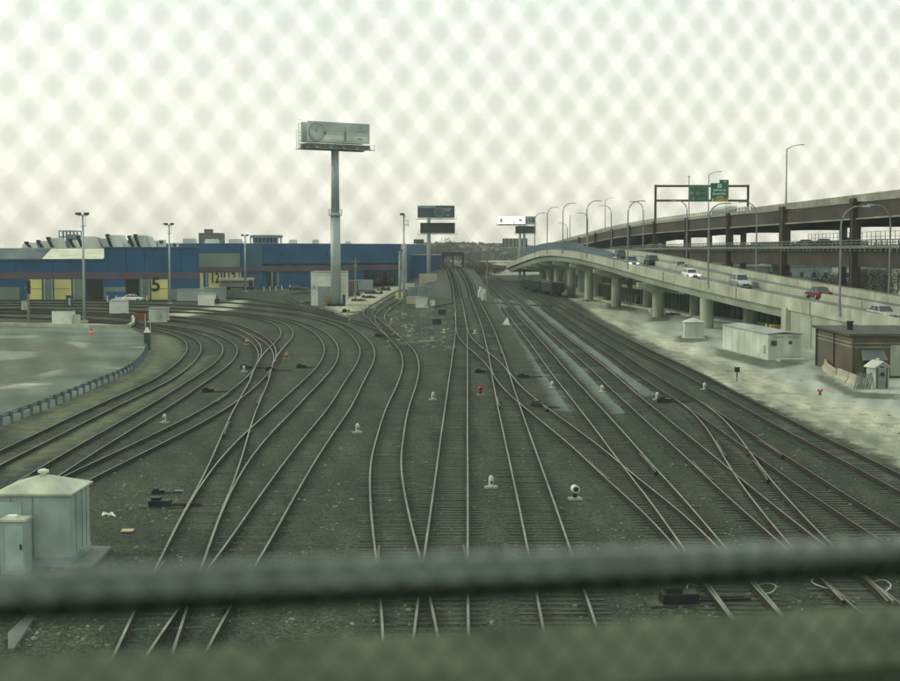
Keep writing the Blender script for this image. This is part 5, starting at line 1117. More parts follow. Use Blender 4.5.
for i, (px, py, lb) in enumerate(((360, 285.8, 'dark locomotive standing in the left bay of the tall blue building'), (377, 286.3, 'dark locomotive standing at the middle bay of the tall blue building'), (389, 286, 'dark locomotive nearest the right corner of the tall blue building'))):
    g_ = G(px, py); r = thing('locomotive', lb, 'locomotive', g_, R(6*i))
    m = MB(); m.box((0, 0, 1.3), (3.0, 12, .6)); m.box((0, 1.5, 2.5), (2.2, 8, 1.8)); m.box((0, -4.3, 2.9), (2.9, 2.4, 2.6)); m.build('hull', 'black', r, bevel=.08)
    m = MB(); m.box((-.7, -5.52, 3.4), (.8, .06, .7)); m.box((.7, -5.52, 3.4), (.8, .06, .7)); m.build('window', 'glass', r)
    m = MB(); m.tube([(0, -5.52, 2.2), (0, -5.6, 2.2)], .15, 10); m.build('headlight', 'galv', r)
    m = MB(); m.box((0, 3.5, .6), (2.4, 2.6, .8)); m.box((0, -3.5, .6), (2.4, 2.6, .8)); m.build('bogie', 'rust', r)
    m = MB(); m.cyl((0, 2, 3.4), .35, 1.4 if i == 1 else .4, 8); m.build('exhaust', 'black', r)

# ------------------------------------------------------------------ signals, switch machines and small yard objects
def dwarf(label, px, py, kind='hood', col='white', h=.62, group='dwarf signals between the tracks'):
    g_ = G(px, py); r = thing('dwarf_signal', label, 'signal', g_, random.uniform(-.3, .3), group)
    m = MB(); m.box((0, 0, .04), (.55, .4, .09)); m.build('base', 'concd', r)
    m = MB()
    if kind == 'hood':
        m.cyl((0, 0, .08), .11, h*.6, 12, r2=.12); m.cyl((0, 0, .08+h*.6), .12, .08, 12, r2=.09); m.cyl((0, 0, .16+h*.6), .09, .05, 12, r2=.03); m.build('housing', 'whited', r)
        m = MB(); m.tube([(0, -.10, h*.45), (0, -.15, h*.45)], .07, 12); m.build('lens', mat('lens_dark', (.08, .10, .10), .3), r)
    elif kind == 'lamp':
        m.cyl((0, 0, .08), .09, h*.4, 8); m.build('stem', 'black', r); m = MB(); m.tube([(0, .12, h*.75), (0, -.16, h*.75)], .17, 14); hd = m.build('housing', mat('lamp_'+col, {'orange': (.55, .22, .06), 'red': (.62, .04, .03), 'white': (.7, .74, .64)}[col], .5), r)
        m = MB(); m.tube([(0, -.17, h*.75), (0, -.2, h*.75)], .11, 12); m.build('lens', mat('lens_pale', (.5, .45, .3), .3) if col == 'orange' else 'black', hd)
    return r
for lb, px, py, k, c in (
 ('white domed dwarf signal between the long curved track and the S-shaped track', 357.5, 433, 'hood', 'white'),
 ('white domed dwarf signal right of the S-shaped track, level with the red one', 433, 400, 'hood', 'white'),
 ('white domed dwarf signal between the two main line tracks, nearest the camera', 491, 488, 'hood', 'white'),
 ('white round-headed dwarf signal with a black lamp right of the main line, nearest the camera', 575, 499.5, 'lamp', 'white'),
 ('small white dwarf signal at the end of the pale strip nearest the main line', 552, 388.5, 'hood', 'white'),
 ('small white dwarf signal at the end of the second pale gravel strip', 602, 392.5, 'hood', 'white'),
 ('white dwarf signal beside a dark switch plate at the end of the third pale strip', 657, 400, 'hood', 'white'),
 ('red round dwarf signal between the two main line tracks', 480.5, 395, 'lamp', 'red'),
 ('white dwarf signal among the curving tracks at the left', 164.5, 423, 'hood', 'white'),
 ('grey dwarf signal between the main line tracks just above the crossover', 475, 334, 'hood', 'white'),
 ('orange lamp beside the base of the crooked lattice mast', 409.5, 335, 'lamp', 'orange'),
 ('orange lamp where the two S-track switches meet', 349.5, 323, 'lamp', 'orange'),
 ('orange lamp inside the hook of the hooked track', 286.5, 358.5, 'lamp', 'orange'),
 ('orange lamp left of the crossing beside the hooked track', 247, 344.5, 'lamp', 'orange'),
 ('orange lamp on the pale ground left of the S-track fork', 348, 314.5, 'lamp', 'orange'),
 ('white dwarf signal with a grey box between the rusty track and the brown-railed track', 704.5, 390, 'hood', 'white'),
 ('white slender dwarf signal between the lattice mast and the main line', 444, 333, 'hood', 'white'),
 ('white dwarf signal at the left foot of the single-lamp floodlight pole', 391.5, 322, 'hood', 'white'),
 ('white dwarf signal on the ground left of the hooked track crossing', 244, 372, 'hood', 'white')):
    dwarf(lb, px, py, k, c)
def machine(label, px, py, rz, sc=1.0, mt_='black'):
    g_ = G(px, py); r = thing('switch_machine', label, 'switch machine', g_, rz, 'switch machines beside the turnouts'); r.scale = (sc,)*3
    m = MB(); m.box((0, 0, .16), (.9, .55, .3)); m.box((-.15, 0, .36), (.4, .4, .14)); m.build('housing', mt_, r, bevel=.03)
    m = MB(); m.box((1.1, .0, .08), (1.4, .08, .05)); m.box((1.1, .22, .08), (1.2, .06, .04)); m.build('throw_rod', 'rust', r); m = MB(); m.box((.1, 0, .02), (1.8, .7, .06)); m.build('base_plate', 'tie', r)
for a in (('dark switch machine with rods left of the bottom end of the hooked track', 160, 507, 0, 1.0), ('dark box behind the switch machine at lower left', 158, 494, .1, .6), ('dark switch machine just above the bottom parapet, beside the right-hand track with hoses', 679, 604, .1, 1.25), ('dark switch machine right of the main line below the crossover', 523, 378, .3, 1.0), ('long dark switch box right of the main line, below the first crossover frog', 538, 407, -.7, 1.0),
          ('dark switch machine by the white signal at the third pale strip', 664, 403, 0, 1.1), ('dark switch machine between the S-shaped track and the far curves', 379, 337, .1, 1.2), ('dark switch machine left of the main line at the crossover start', 480, 373, 0, 1.0), ('dark round-backed switch machine in the bend of the third left track', 208, 392.5, .1, 1.0), ('dark round-backed switch machine right of the orange lamp in the long curves', 301.5, 368, .1, 1.0), ('switch machine with rods by the crossing of the hooked track', 271, 371, 0, 1.0), ('switch machine left of the crossing, next to the white signal', 246, 369, 0, 1.1),
          ('flat rusty switch machine above the orange lamp of the S-track', 346, 312.5, 0, 1.5)): machine(*a[:4], sc=a[4])
for lb, px, py, w_ in (('left of two dark square hatches beside the main line', 437, 324.5, 1.3), ('right of two dark square hatches beside the main line', 442, 314.5, 1.3)):
    g_ = G(px, py); r = thing('ground_hatch', lb, 'hatch', g_); m = MB(); m.box((0, 0, .4), (w_, .5, .9)); m.build('cover', mat('hatch_dark', (.035, .05, .048), .7), r, bevel=.02); m = MB(); m.box((0, 0, .9), (w_+.1, .6, .08)); m.build('frame', 'galvb', r)
# heater hoses
def hose(label, pts):
    m = MB(); m.tube(catmull([G(x, y, z)+Vector((0, 0, 0)) for x, y, z in pts], .08), .022, 6); tag(m.build('heater_hose', mat('hose_pale', (.50, .55, .50), .6)), label, 'hose')
hose('pale hose loop beside the dark switch machine at the bottom right', ((702, 600, .1), (692, 595, .15), (687, 588, .2), (690, 584, .25), (697, 586, .1)))
hose('pale hose loop right of the same turnout', ((757, 585, .1), (768, 583.5, .25), (776, 586, .25), (772, 592, .12), (764, 594, .08)))
hose('pale hose loop left of the rightmost track at the bottom', ((836, 590, .1), (822, 587, .2), (812, 582, .25), (816, 578, .15), (825, 580, .05)))
hose('pale hose loop right of the rightmost track at the bottom', ((872, 582, .1), (884, 580, .25), (891, 586, .25), (884, 592, .1), (877, 594, .08)))
hose('pale cable lying across the rusty track by the dirt lot', ((720, 381, .3), (733, 384.5, .15), (741, 382.5, .1), (737, 378.5, .3)))
for px, py, lb in ((737, 381, 'short dark post on the dirt lot beside the rusty track'),):
    g_ = G(px, py); r = thing('marker_post', lb, 'post', g_); m = MB(); m.cyl((0, 0, 0), .05, .9, 6); m.build('post', 'rust', r); m = MB(); m.box((0, 0, .95), (.4, .25, .4)); m.build('head', 'black', r)
g_ = G(820, 395); r = thing('hydrant', 'red and white hydrant on the dirt lot in front of the concrete barriers', 'hydrant', g_); r.scale = (.75,)*3
m = MB(); m.cyl((0, 0, 0), .12, .45, 10); m.build('stem', 'roofd', r); m = MB(); m.cyl((-.16, 0, .35), .13, .25, 10, r2=.1); m.cyl((.16, 0, .35), .13, .25, 10, r2=.1); m.build('cap', mat('lamp_red', (.62, .04, .03)), r); m = MB(); m.cyl((0, 0, .42), .1, .22, 10); m.build('bonnet', 'white', r)
g_ = G(507, 325); r = thing('tarpaulin', 'white crumpled tarpaulin standing at the top of the pale gravel strip', 'tarpaulin', g_)
m = MB(); m.loft([[(-.6, -.3, 0), (.55, -.35, 0), (.6, .3, 0), (-.5, .35, 0)], [(-.75, -.25, .5), (.35, -.3, .45), (.4, .2, .5), (-.4, .25, .5)], [(-.4, -.15, 1.1), (.25, -.2, 1.2), (.3, .15, 1.15), (-.2, .2, 1.1)], [(-.15, -.1, 1.6), (.1, -.1, 1.75), (.1, .1, 1.7), (-.1, .1, 1.6)]]); m.build('cloth', 'white', r); r.scale = (.75, .75, .62)
m = MB(); m.box((-.5, -.3, .12), (.7, .4, .25), .3); m.build('base', 'whited', r)
# trash near bottom left
def flat(name, label, cat, px, py, sx, sy, mt_, rz=0, h=.04):
    g_ = G(px, py, .03); m = MB(); m.box((g_.x, g_.y, .03+h/2), (sx, sy, h), rz); tag(m.build(name, mt_), label, cat)
flat('plywood_sheet', 'square tan plywood piece on the ballast right of the metal shed', 'plywood', 127.5, 531, .45, .5, mat('plywood', (.42, .36, .22), .9, .1), .1)
flat('plank', 'short tan plank left of the hooked track', 'plank', 179, 491, .36, .12, mat('plywood', (.42, .36, .22)), .1)
g_ = G(107.5, 515.5); m = MB(); m.tube([(g_.x+.16*math.cos(t)*1.2, g_.y+.16*math.sin(t), .06+.04*math.sin(3*t)) for t in [k*.45 for k in range(15)]]+[(g_.x+.4, g_.y-.35, .03)], .04, 6); tag(m.build('plastic_bag', 'white'), 'white looped plastic scrap on the ballast right of the metal shed', 'litter')
# scattered litter and pale stones
m = MB()
for k in range(1500):
    px, py = random.uniform(0, 900), 300+330*random.random()**.8; g_ = G(px, py)
    if abs(g_.x) > 60 or seg_sd(np.array([g_.x]), np.array([g_.y]), ASPH)[0] < 0: continue
    s_ = random.choice((.03, .04, .05, .06, .07, .11)); m.box((g_.x, g_.y, .02), (s_*random.uniform(.7, 2.2), s_, s_*.6), random.uniform(0, 3), taper=.7)
for k in range(420):
    px, py = (random.uniform(12, 110), random.uniform(612, 648)) if k < 40 else ((random.uniform(385, 455), random.uniform(300, 350)) if k < 230 else ((random.uniform(120, 190), random.uniform(485, 520)) if k < 290 else (random.uniform(300, 390), random.uniform(296, 312))))
    g_ = G(px, py); s_ = random.choice((.05, .08, .12, .16))*(.8 if k < 40 or 230 <= k < 290 else 3); m.box((g_.x, g_.y, .03), (s_*random.uniform(.7, 2.2), s_, s_*.5), random.uniform(0, 3), taper=.7)
lt_ = m.build('scattered_stones', mat('pale_litter', (.20, .215, .155), .9, .5, .9, .3, .5)); tag(lt_, 'pale stones and scraps scattered over the ballast', 'stones', kind='stuff')
# real ballast stones in the near field
m = MB()
for k in range(26000):
    Yk = 34+52*random.random()**1.5; Xk = random.uniform(-.34, .34)*Yk; s_ = random.uniform(.018, .04)
    a, b = random.uniform(0, 6.28), random.uniform(.6, 1.2); ca, sa = math.cos(a)*s_, math.sin(a)*s_; z_ = s_*b*1.1
    m.add([(Xk+ca, Yk+sa, -.01), (Xk-sa*1.1, Yk+ca, -.01), (Xk-ca*.9, Yk-sa, -.01), (Xk+sa, Yk-ca*1.2, -.01), (Xk+s_*.2, Yk, z_)], [(0, 1, 4), (1, 2, 4), (2, 3, 4), (3, 0, 4)])
st_ = m.build('ballast_stones', mat('ballast_stone', (.125, .14, .105), .95, .7, 9, .5, 3, (.05, .05, .04))); tag(st_, 'crushed stone ballast between the nearest tracks', 'ballast', kind='stuff')
# dark cable trough across the tracks
for lb, pts in (('dark cable trough crossing the right-hand tracks', ((481, 303), (505, 304), (530, 306), (552, 306.5))), ('dark cable trough left of the main line', ((436, 307), (444, 305), (452, 303.7)))):
    m = MB(); m.sweep([G(x, y) for x, y in pts], [(-.25, 0), (-.25, .28), (.25, .28), (.25, 0)]); tag(m.build('cable_trough', 'roofd'), lb, 'cable trough')
for px, Yk, lb in ((480, 318, 'white marker at the top of the dark retaining wall, first'), (483.5, 302, 'white barrels stacked at the near end of the dark retaining wall')):
    b_ = Vector((X_at(px, Yk), Yk, 0)); r = thing('barrel', lb, 'barrel', b_); m = MB(); m.cyl((0, 0, 0), .5, 1.6, 12); m.cyl((.2, .3, 1.6), .35, .8, 12); m.build('body', 'whited', r); m = MB(); m.cyl((0, 0, 1.6), .52, .06, 12); m.build('lid', 'white', r)

# yard containers near the billboard 2 pole
def box_thing(name, label, cat, px, py, sx, sy, sz, mt_, rz=0, lid='tar', ribs=True):
    g_ = G(px, py); r = thing(name, label, cat, g_, rz)
    m = MB(); m.box((0, sy/2, sz/2+.1), (sx, sy, sz)); m.build('body', mt_, r, bevel=.03)
    m = MB(); m.box((0, sy/2, sz+.14), (sx+.1, sy+.1, .1)); m.build('lid', lid, r)
    if ribs:
        m = MB()
        for k in range(6): m.box((-sx/2+(k+.5)*sx/6, -.04, sz/2+.1), (.1, .08, sz*.9))
        m.build('rib', 'galv', r)
    return r
beige = mat('beige_box', (.45, .43, .30), .8, .12, 1, .4); teal = mat('teal_box', (.12, .22, .24), .7, .12, 1, .4); greyb = mat('grey_box', (.24, .30, .28), .7, .12, 1, .4)
Yq = 380; 
box_thing('container', 'tall beige ribbed container at the foot of the two-deck billboard', 'container', 428, 288.5, 5.0, 3, 3.9, beige)
box_thing('container', 'small white cabin left of the beige container by the blue wall', 'container', 408, 290, 3.5, 2.4, 1.6, 'whited')
box_thing('container', 'teal cabin left of the grey cabins behind the floodlight pole', 'container', 413, 297.5, 2.2, 2.2, 2.3, teal)
box_thing('container', 'grey double-door cabin in the middle of the cabin row', 'container', 422, 298, 2.0, 2.2, 2.6, greyb)
box_thing('container', 'grey cabin at the right end of the cabin row, below the billboard pole', 'container', 427.5, 298, 1.4, 2.2, 2.4, teal)
box_thing('container', 'low beige box right of the floodlight pole', 'container', 413, 304.5, 2.6, 1.4, 1.4, beige, ribs=False)
box_thing('container', 'white low bin in front of the cabin row', 'container', 421.5, 308.5, 2.2, 1.5, 1.9, 'whited', ribs=False)
box_thing('drum', 'white and blue drum right of the white low bin', 'drum', 432.5, 306.5, .9, .8, 1.1, 'white', ribs=False)
box_thing('yellow_machine', 'small yellow machine at the end of the S-track fork', 'machine', 399, 299, 1.6, 1.2, 1.4, 'yell', ribs=False)
box_thing('container', 'dark grey wagon between garage and blue building', 'wagon', 351, 292, 3.4, 2.5, 2.8, 'roofd')
box_thing('container', 'grey flat-topped wagon right of the wooden utility pole', 'wagon', 363, 290.5, 5, 2.5, 2.6, greyb)
for px, py, s_, lb in ((370, 298, 1.0, 'left dark scrap pile on the pale ground before the locomotives'), (377, 294, 1.4, 'middle dark scrap pile on the pale ground before the locomotives'), (385, 290.5, 1.6, 'right dark scrap pile on the pale ground before the locomotives'), (350, 296, 1.2, 'grey scrap pile beside the wooden utility pole'), (357, 301, .8, 'small scrap pile in front of the wooden utility pole'), (309.5, 304, .9, 'dark scrap pile at the left corner of the garage')):
    g_ = G(px, py); m = MB()
    for k in range(14): m.box((g_.x+random.gauss(0, .8)*s_, g_.y+random.gauss(0, 1), random.uniform(.05, .35)*s_), (random.uniform(.3, .9), random.uniform(.3, .9), random.uniform(.3, .8)*s_), random.uniform(0, 3), taper=.7)
    tag(m.build('scrap_pile', mat('scrap_dark', (.05, .055, .05), .9, .6, 1)), lb, 'scrap')
# pipes / poles lying, pale road strips between garage and tracks: parked cars far left
for i, (px, py, kd_, pt, lb) in enumerate(((133, 301.3, 'sedan', 'white', 'cream car in front of the dark bay left of door 5'), (298, 290.5, 'sedan', 'dark', 'dark car parked right of the yellow bollards'))):
    g_ = G(px, py); c_ = car(kd_, paints[pt], lb, 'cars parked by the blue buildings'); c_.location = g_; c_.rotation_euler = (0, 0, R(80+i*5))

# ------------------------------------------------------------------ truss bridge
Yt = 476; zt_ = rise(Yt); tb = thing('truss_bridge', 'dark steel portal of the railway truss bridge where the main line ends', 'bridge', (X_at(453, Yt), Yt, zt_))
hw = X_at(463.5, Yt)-X_at(453, Yt); ht_ = at(450, 252.5, Yt).z-zt_
for s_ in (-hw, 0, hw):
    m = MB()
    for k in range(7):
        m.box((s_, k*7, ht_/2), (.45, .6, ht_)); 
        if k < 6: m.bar((s_, k*7, .3), (s_, k*7+7, ht_-.3), .18, 4); m.bar((s_, k*7+7, .3), (s_, k*7, ht_-.3), .12, 4)
    m.box((s_, 21, ht_-.2), (.6, 43, .6)); m.box((s_, 21, .3), (.6, 43, .9)); m.build('truss', 'steel', tb)
m = MB(); m.box((0, 0, ht_-.55), (hw*2+.6, .5, 1.3)); m.box((0, 42, ht_-.55), (hw*2+.6, .5, 1.3))
for x0 in (-hw, 0): 
    m.bar((x0+.2, 0, ht_-2.4), (x0+1.6, 0, ht_-1.1), .15, 4); m.bar((x0+hw-.2, 0, ht_-2.4), (x0+hw-1.6, 0, ht_-1.1), .15, 4)
for k in range(7): m.box((0, k*7, ht_-.3), (hw*2, .3, .4))
m.build('portal', 'steel', tb)
m = MB()
for s_ in (-hw-.6, hw+.6): m.box((s_, -.5, -1.2), (1.4, 2.4, 3.2))
m.build('abutment', 'concd', tb)

# ------------------------------------------------------------------ hills, houses, trees beyond
hm = mat('hillside', (.075, .095, .070), .95, .4, .02, .6, .008, (.13, .14, .115))
nxh, nyh = 140, 10; m = MB()
for j in range(nyh):
    for i in range(nxh):
        x = -1500+3200*i/(nxh-1); y = 1250+j*160
        px = 450+1400*x/1800; prof_ = np.interp(px, [-200, 100, 380, 430, 470, 520, 560, 700, 900, 1100], [4, 5, 9, 15, 16, 12, 9, 7, 9, 10])
        h = prof_*(math.sin(min(1, j/4.5)*math.pi/2)) + (2.0*math.sin(x*.02)+1.5*math.sin(x*.051+j)+rng.normal(0, .5) if j > 0 else 0)
        m.v.append((x, y, h-1 if j else -1))
for j in range(nyh-1):
    for i in range(nxh-1): a = j*nxh+i; m.f.append((a, a+1, a+nxh+1, a+nxh)); m.m.append(0)
tag(m.build('hills', hm, smooth=True), kind='structure')
def hill_h(x, y):
    j = (y-1250)/160; px = 450+1400*x/1800; return float(np.interp(px, [-200, 100, 380, 430, 470, 520, 560, 700, 900, 1100], [4, 5, 9, 15, 16, 12, 9, 7, 9, 10]))*math.sin(min(1, j/4.5)*math.pi/2)
# wooded cover on the hills: one mass nobody could count
m = MB()
for k in range(5200):
    x = random.uniform(-300, 900) if k % 3 else random.uniform(-120, 220); y = random.uniform(1250, 2350); h = hill_h(x, y); s_ = random.uniform(1.6, 4.2); z0 = h-1
    for q in range(3):
        a = random.uniform(0, 3.14); cx, cy, cz = x+random.uniform(-2, 2), y+random.uniform(-2, 2), z0+s_*random.uniform(.5, 1.2)
        ca, sa = math.cos(a)*s_*.9, math.sin(a)*s_*.9
        m.add([(cx-ca, cy-sa, cz-s_*.6), (cx+ca, cy+sa, cz-s_*.5), (cx+ca*.6, cy+sa*.6, cz+s_*.7), (cx-ca*.4, cy-sa*.4, cz+s_*.9)], [(0, 1, 2, 3)], q)
tag(m.build('hill_woods', [mat('wood_a', (.05, .075, .05), .95, .4, .05), mat('wood_b', (.085, .095, .07), .95, .4, .05), mat('wood_c', (.04, .055, .045), .95, .4, .05)]), 'distant bare woods covering the low hills', 'woods', kind='stuff')
# houses on the hillside
hcols = [(.36, .38, .33), (.25, .27, .25), (.28, .26, .21), (.16, .18, .18), (.44, .46, .42)]
hprotos = []
def house(w_, d_, h_, ci, label):
    r = thing('house', label, 'house', group='houses on the far hillside'); wm = mat('house_wall_%d' % ci, hcols[ci], .9, .15, .3)
    m = MB(); m.box((0, 0, h_/2), (w_, d_, h_)); m.loft([[(-w_/2, y, h_), (w_/2, y, h_), (0, y, h_+w_*.3)] for y in (-d_/2, d_/2)]); m.build('wall', wm, r)
    m = MB(); m.loft([[(-w_/2-.4, y, h_-.25), (0, y, h_+w_*.3), (w_/2+.4, y, h_-.25), (w_/2+.4, y, h_), (0, y, h_+w_*.3+.3), (-w_/2-.4, y, h_)] for y in (-d_/2-.3, d_/2+.3)]); m.build('roof', mat('house_roof', (.09, .10, .10), .9, .3, .2), r)
    m = MB()
    for k in range(3):
        for q in range(2): m.box((-w_*.3+k*w_*.3, -d_/2-.05, h_*(.28+.45*q)), (w_*.13, .12, h_*.2))
    m.build('window', 'glass', r); return r
cnt_ = {}
spots = [(random.uniform(405, 445), random.uniform(1300, 1900)) for _ in range(9)]+[(random.uniform(462, 560), random.uniform(1260, 2000)) for _ in range(44)]; spots.sort()
for k, (px, Yk) in enumerate(spots):
    ci = k % 5; x = X_at(px, Yk); z_ = hill_h(x, Yk)-1.2
    if k < 5: o = house(random.uniform(6, 8.5), 8, random.uniform(4, 5.5), ci, ''); hprotos.append(o); used = True
    else: o = copy_tree(hprotos[ci])
    o.location = (x, Yk, z_); o.rotation_euler = (0, 0, random.uniform(-.6, .6))
    o['label'] = NTH[cnt_.get(ci, 0)]+' '+['pale cream house', 'grey house', 'tan house', 'dark slate house', 'white house'][ci]+' from the left on the far wooded hillside'; cnt_[ci] = cnt_.get(ci, 0)+1
# long pale warehouse and retaining wall beyond
a = at(482, 262.5, 900); b = at(528, 262.5, 900); r = thing('warehouse', 'long pale flat-roofed warehouse beyond the right-hand yard tracks', 'warehouse', ((a.x+b.x)/2, 900, 0))
m = MB(); m.box((0, 30, a.z/2-.8), (b.x-a.x, 60, a.z-.2+1.6)); m.build('wall', mat('ware_wall', (.36, .37, .30), .9, .15, .1), r); m = MB(); m.box((0, 30, a.z+.3), (b.x-a.x+2, 62, .8)); m.build('roof', mat('ware_roof', (.46, .48, .42), .8, .2, .05), r)
m = MB(); 
for k in range(9): m.box((-13+k*3.3, -.1, 1.6), (1.6, .3, 2.0))
m.build('loading_door', 'roofd', r)
a = at(494, 268.5, 780); b = at(524, 268.5, 780); r = thing('storage_building', 'bright low white-roofed building left of the twin billboard poles', 'building', ((a.x+b.x)/2, 780, 0))
m = MB(); m.box((0, 8, 1.3), (b.x-a.x, 14, 2.6)); m.build('wall', mat('ware_wall', (.36, .37, .30)), r); m = MB(); m.box((0, 8, 2.9), (b.x-a.x+1, 15, .7)); m.build('roof', 'white', r); m = MB(); m.box((0, .9, 1.2), ((b.x-a.x)*.8, .2, 1.2)); m.build('window', 'glass', r)

def tree(label, px, Yk, H, W2, leaf, n=260, fs=.5, z0=0, kindn='bare_tree', group=None, x=None):
    x = X_at(px, Yk) if x is None else x; r = thing(kindn, label, 'tree', (x, Yk, z0), 0, group); m = MB()
    m.tube([(0, 0, -.3), (.1, 0, H*.3), (0, .1, H*.8)], H*.022, 6, r2=H*.006)
    tips = []
    for k in range(16):
        a = random.uniform(0, 6.28); z0_ = H*random.uniform(.2, .6); e_ = (math.cos(a)*W2*random.uniform(.5, .95), math.sin(a)*W2*random.uniform(.5, .95), z0_+H*random.uniform(.2, .45))
        md = (e_[0]*.45, e_[1]*.45, z0_+(e_[2]-z0_)*.55); m.tube([(0, 0, z0_), md, e_], H*.010, 4, r2=H*.003); tips += [e_, md]
    m.build('trunk', 'wood', r); c = MB()
    for k in range(n):
        t = random.choice(tips); p = Vector(t)+Vector((random.gauss(0, W2*.22), random.gauss(0, W2*.22), random.gauss(0, H*.09)))
        d = Vector((random.gauss(0, .6), random.gauss(0, .6), random.uniform(.1, 1))).normalized(); s_ = d.cross(Vector((random.random(), random.random(), .1))).normalized()
        c.add([p, p+s_*fs*.22, p+d*fs*1.6+s_*fs*.1, p+d*fs*1.7], [(0, 1, 2, 3)])
    c.build('crown', leaf, r); return r
bare = mat('bare_twigs', (.095, .090, .065), .95, .4, .5); evg = mat('evergreen', (.035, .055, .032), .95, .4, .5); brush = mat('brush_brown', (.10, .085, .060), .95, .4, .4)
names = ['first', 'second', 'third', 'fourth', 'fifth', 'sixth', 'seventh', 'eighth', 'ninth', 'tenth', 'eleventh', 'twelfth']
for k, (px, Yk, H) in enumerate(((468, 470, 6), (473, 462, 7), (478, 455, 6.5), (483, 470, 7), (488, 500, 6.5), (494, 520, 5.5), (470, 500, 8), (499, 560, 5))):
    tree(names[k]+' leafless brown shrub tree from the left on the bank right of the truss bridge', px, Yk, H, 3.2, brush, 420, .55, 0, 'shrub_tree', 'brown brush right of the truss bridge')
for k, (px, Yk, H) in enumerate(((408, 900, 11), (413, 860, 12), (419, 820, 12), (425, 880, 13), (431, 850, 12), (437, 830, 12), (442, 900, 13))):
    tree(names[k]+' tree from the left in the grey row above the low blue building', px, Yk, H, 6, bare, 380, 1.1, 0, 'bare_tree', 'trees above the low blue building')
tree('dark rounded tree rising above the truss bridge', 446, 1150, 19, 9, evg, 700, 1.5, 0, 'evergreen_tree')
# behind the highway: buildings and trees seen under the decks
for k, (px, Yk, H) in enumerate(((842, 262, 6.5), (868, 255, 7.5), (884, 268, 8), (808, 275, 6), (828, 300, 7), (898, 258, 8), (915, 262, 8), (938, 262, 8), (760, 330, 6))):
    tree(names[k]+' bare tree from the left behind the highway pillars at the right', px, Yk, H, 3.0, bare, 380, .45, 0, 'bare_tree', 'bare trees behind the highway')
for k, (px0, px1, yt, Yk, mt_, lb) in enumerate(((784, 832, 266.5, 330, teal, 'long pale blue-roofed building seen between the right highway pillars'), (846, 860, 267, 330, 'whited', 'grey house with white windows behind the right highway pillars'), (868, 905, 270, 330, greyb, 'low grey building at the right edge behind the highway'), (735, 776, 267, 350, greyb, 'low grey building behind the middle highway pillars'), (905, 990, 268, 320, 'whited', 'pale building beyond the right edge behind the highway'))):
    a, b = at(px0, yt, Yk), at(px1, yt, Yk); r = thing('roadside_building', lb, 'building', ((a.x+b.x)/2, Yk, 0)); ww_ = b.x-a.x
    m = MB(); m.box((0, 6, a.z/2), (ww_, 12, a.z)); m.build('wall', greyb if k == 0 else mt_, r); m = MB(); m.box((0, 6, a.z+.25), (ww_+.6, 12.6, .5)); m.build('roof', mt_ if k == 0 else 'tar', r)
    nwin = max(3, int(ww_/2.4)); m = MB()
    for q in range(nwin):
        for zz in (.35, .72): m.box((-ww_/2+(q+.5)*ww_/nwin, -.05, a.z*zz), (.9, .14, 1.1))
    m.build('window', 'glass', r)
for px, Yk, lb in ((800, 300, 'white van parked beyond the highway pillars'), (793, 306, 'silver car parked left of the white van beyond the highway')):
    c_ = car('suv', paints['white' if 'van' in lb else 'silver'], lb, 'cars parked beyond the highway'); c_.location = (X_at(px, Yk), Yk, 3.0); c_.rotation_euler = (0, 0, R(85)); c_.location.z = 0
# far skyline seen through the decks
for k in range(16):
    px = 560+k*26+random.uniform(-6, 6); Yk = random.uniform(600, 900); z_ = random.uniform(11, 17); a = at(px, 250, Yk); wv = random.uniform(14, 34)
    r = thing('city_building', 'distant low city building seen between the highway decks, number of roofs from the left: '+str(k+1), 'building', (a.x, Yk, 0), 0, 'distant low city buildings behind the highway'); r['label'] = NTH[k]+' distant flat city building from the left, seen between the highway decks'
    cm = random.choice([greyb, teal, mat('house_wall_1', hcols[1]), brn]); m = MB(); m.box((0, 8, z_/2), (wv, 16, z_)); m.build('wall', cm, r); m = MB(); m.box((0, 8, z_+.3), (wv+.6, 16.6, .6)); m.build('roof', 'roofd', r)
    m = MB(); 
    for q in range(3): m.box((0, -.05, z_*(.25+.27*q)), (wv*.88, .2, z_*.1))
    m.build('window', 'glass', r)

# ------------------------------------------------------------------ chain-link fence, its rail and the parapet right in front of the camera
TP = .385                                     # tan of the fence's yaw
def FP(u, drop, off=0.0):                     # u metres along the fence, drop below the eye
    n_ = math.hypot(1, TP); return Vector((u/n_-off*TP/n_*-1*-1, 1.075+u*TP/n_-off/n_, HC-drop))
fence = thing('chain_link_fence', 'out-of-focus chain-link fence and rail across the whole view', 'fence', (0, 1.075, HC-.6))
wirem = mat('fence_wire', (.035, .055, .048), .6, .15, 3, .3, 2, metal=.2); railm = mat('fence_rail', (.125, .155, .125), .26, .2, 20, .4, 8, (.08, .10, .08), metal=.95)
DU, DV, RW = .0150, .035, .00108
m = MB(); nu = int(1.5/DU); nv = int(1.15/DV)
for k in range(-nu//2, nu//2+1):
    pts = []
    for j in range(0, nv*2+1):
        s_ = 1 if (j+k) % 2 else -1
        pts.append(FP(k*DU+s_*DU*.5*.98, -.48+j*DV/2, off=.0014*s_*(1 if k % 2 else -1)))
    m.tube(pts, RW, 5)
m.build('wire_mesh', wirem, fence, world=True)
def rail(u, y, thick, name, mt_, r):
    pass
def drop_at(px, py, off=0.0):                          # fence-plane drop seen at a pixel
    d = ray(px, py); n_ = math.hypot(1, TP); t = (1.075+off*n_)/(d.y-d.x*TP); p = d*t; return p, -p.z
pa, _ = drop_at(10, 605); pb, _ = drop_at(895, 566)
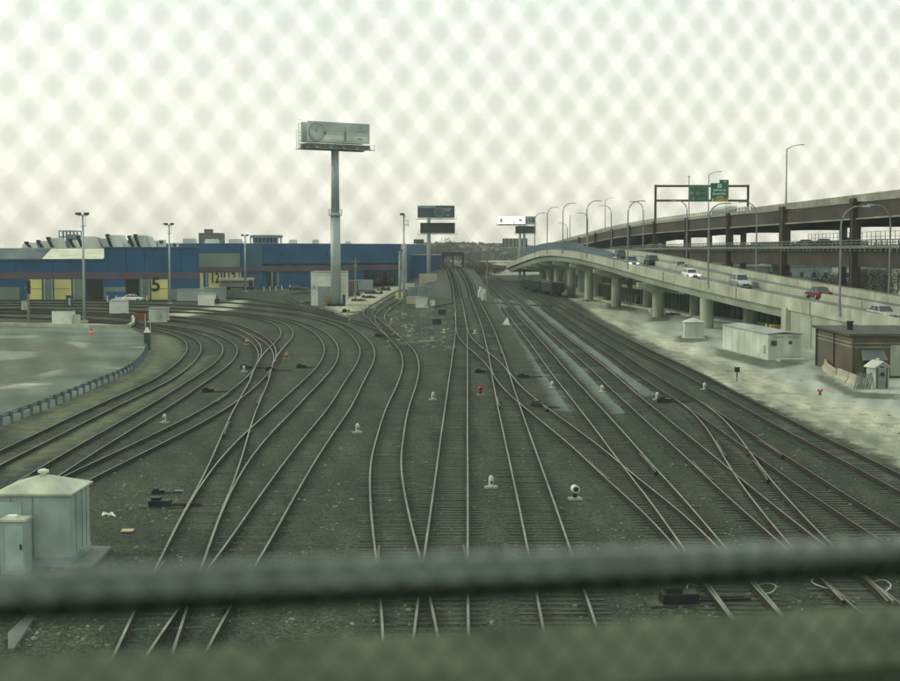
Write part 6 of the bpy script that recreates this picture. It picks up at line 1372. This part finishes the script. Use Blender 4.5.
pa = Vector((pa.x, pa.y, pa.z+HC)); pb = Vector((pb.x, pb.y, pb.z+HC)); dd = (pb-pa)
back = Vector((-TP, 1, 0)).normalized()*.026
m = MB(); m.tube([pa-dd*.35+back, pa+dd*.5+back, pb+dd*.35+back], .0195, 24); m.build('rail', railm, fence, world=True, smooth=True)
# parapet ledge below
pa, _ = drop_at(50, 656, .25); pb, _ = drop_at(790, 611, .25)
pa = Vector((pa.x, pa.y, pa.z+HC)); pb = Vector((pb.x, pb.y, pb.z+HC)); dd = pb-pa; a0_, b0_ = pa-dd*.6, pb+dd*.6; nb = Vector((-TP, 1, 0)).normalized()
m = MB(); m.loft([[tuple(q), tuple(q-nb*.20), tuple(q-nb*.20-Vector((0, 0, .9))), tuple(q-Vector((0, 0, .9)))] for q in (a0_, b0_)])
led = m.build('bridge_parapet', mat('parapet_olive', (.072, .092, .050), .9, .55, 9, .6, 5, (.03, .042, .026))); tag(led, 'blurred olive concrete parapet along the bottom edge, below the fence', 'parapet')

# pale forecourt beyond the right-hand yard
m = MB(); q = [at(486, 272, 600), at(545, 272, 600), at(560, 272, 1150), at(476, 272, 1150)]
m.add([(p.x, p.y, .05) for p in q], [(0, 1, 2, 3)]); tag(m.build('pavement', mat('forecourt', (.27, .29, .24), .9, .2, .1, .5, .03)), kind='structure')
# ------------------------------------------------------------------ air
m = MB(); m.box((0, 1740, 44), (6400, 4100, 92)); hz = m.build('haze', []); hz.location = (0, 0, 0)
hv = bpy.data.materials.new('haze'); hv.use_nodes = True; n_ = hv.node_tree.nodes; n_.clear(); vo = n_.new('ShaderNodeVolumePrincipled'); oo = n_.new('ShaderNodeOutputMaterial')
vo.inputs['Color'].default_value = (.93, .97, .93, 1); vo.inputs['Density'].default_value = .00015; vo.inputs['Anisotropy'].default_value = 0.2
hv.node_tree.links.new(vo.outputs[0], oo.inputs['Volume']); hz.data.materials.append(hv); tag(hz, 'thin pale air over the yard and hills', 'haze', kind='stuff')
S.cycles.volume_step_rate = 10; S.cycles.volume_max_steps = 32
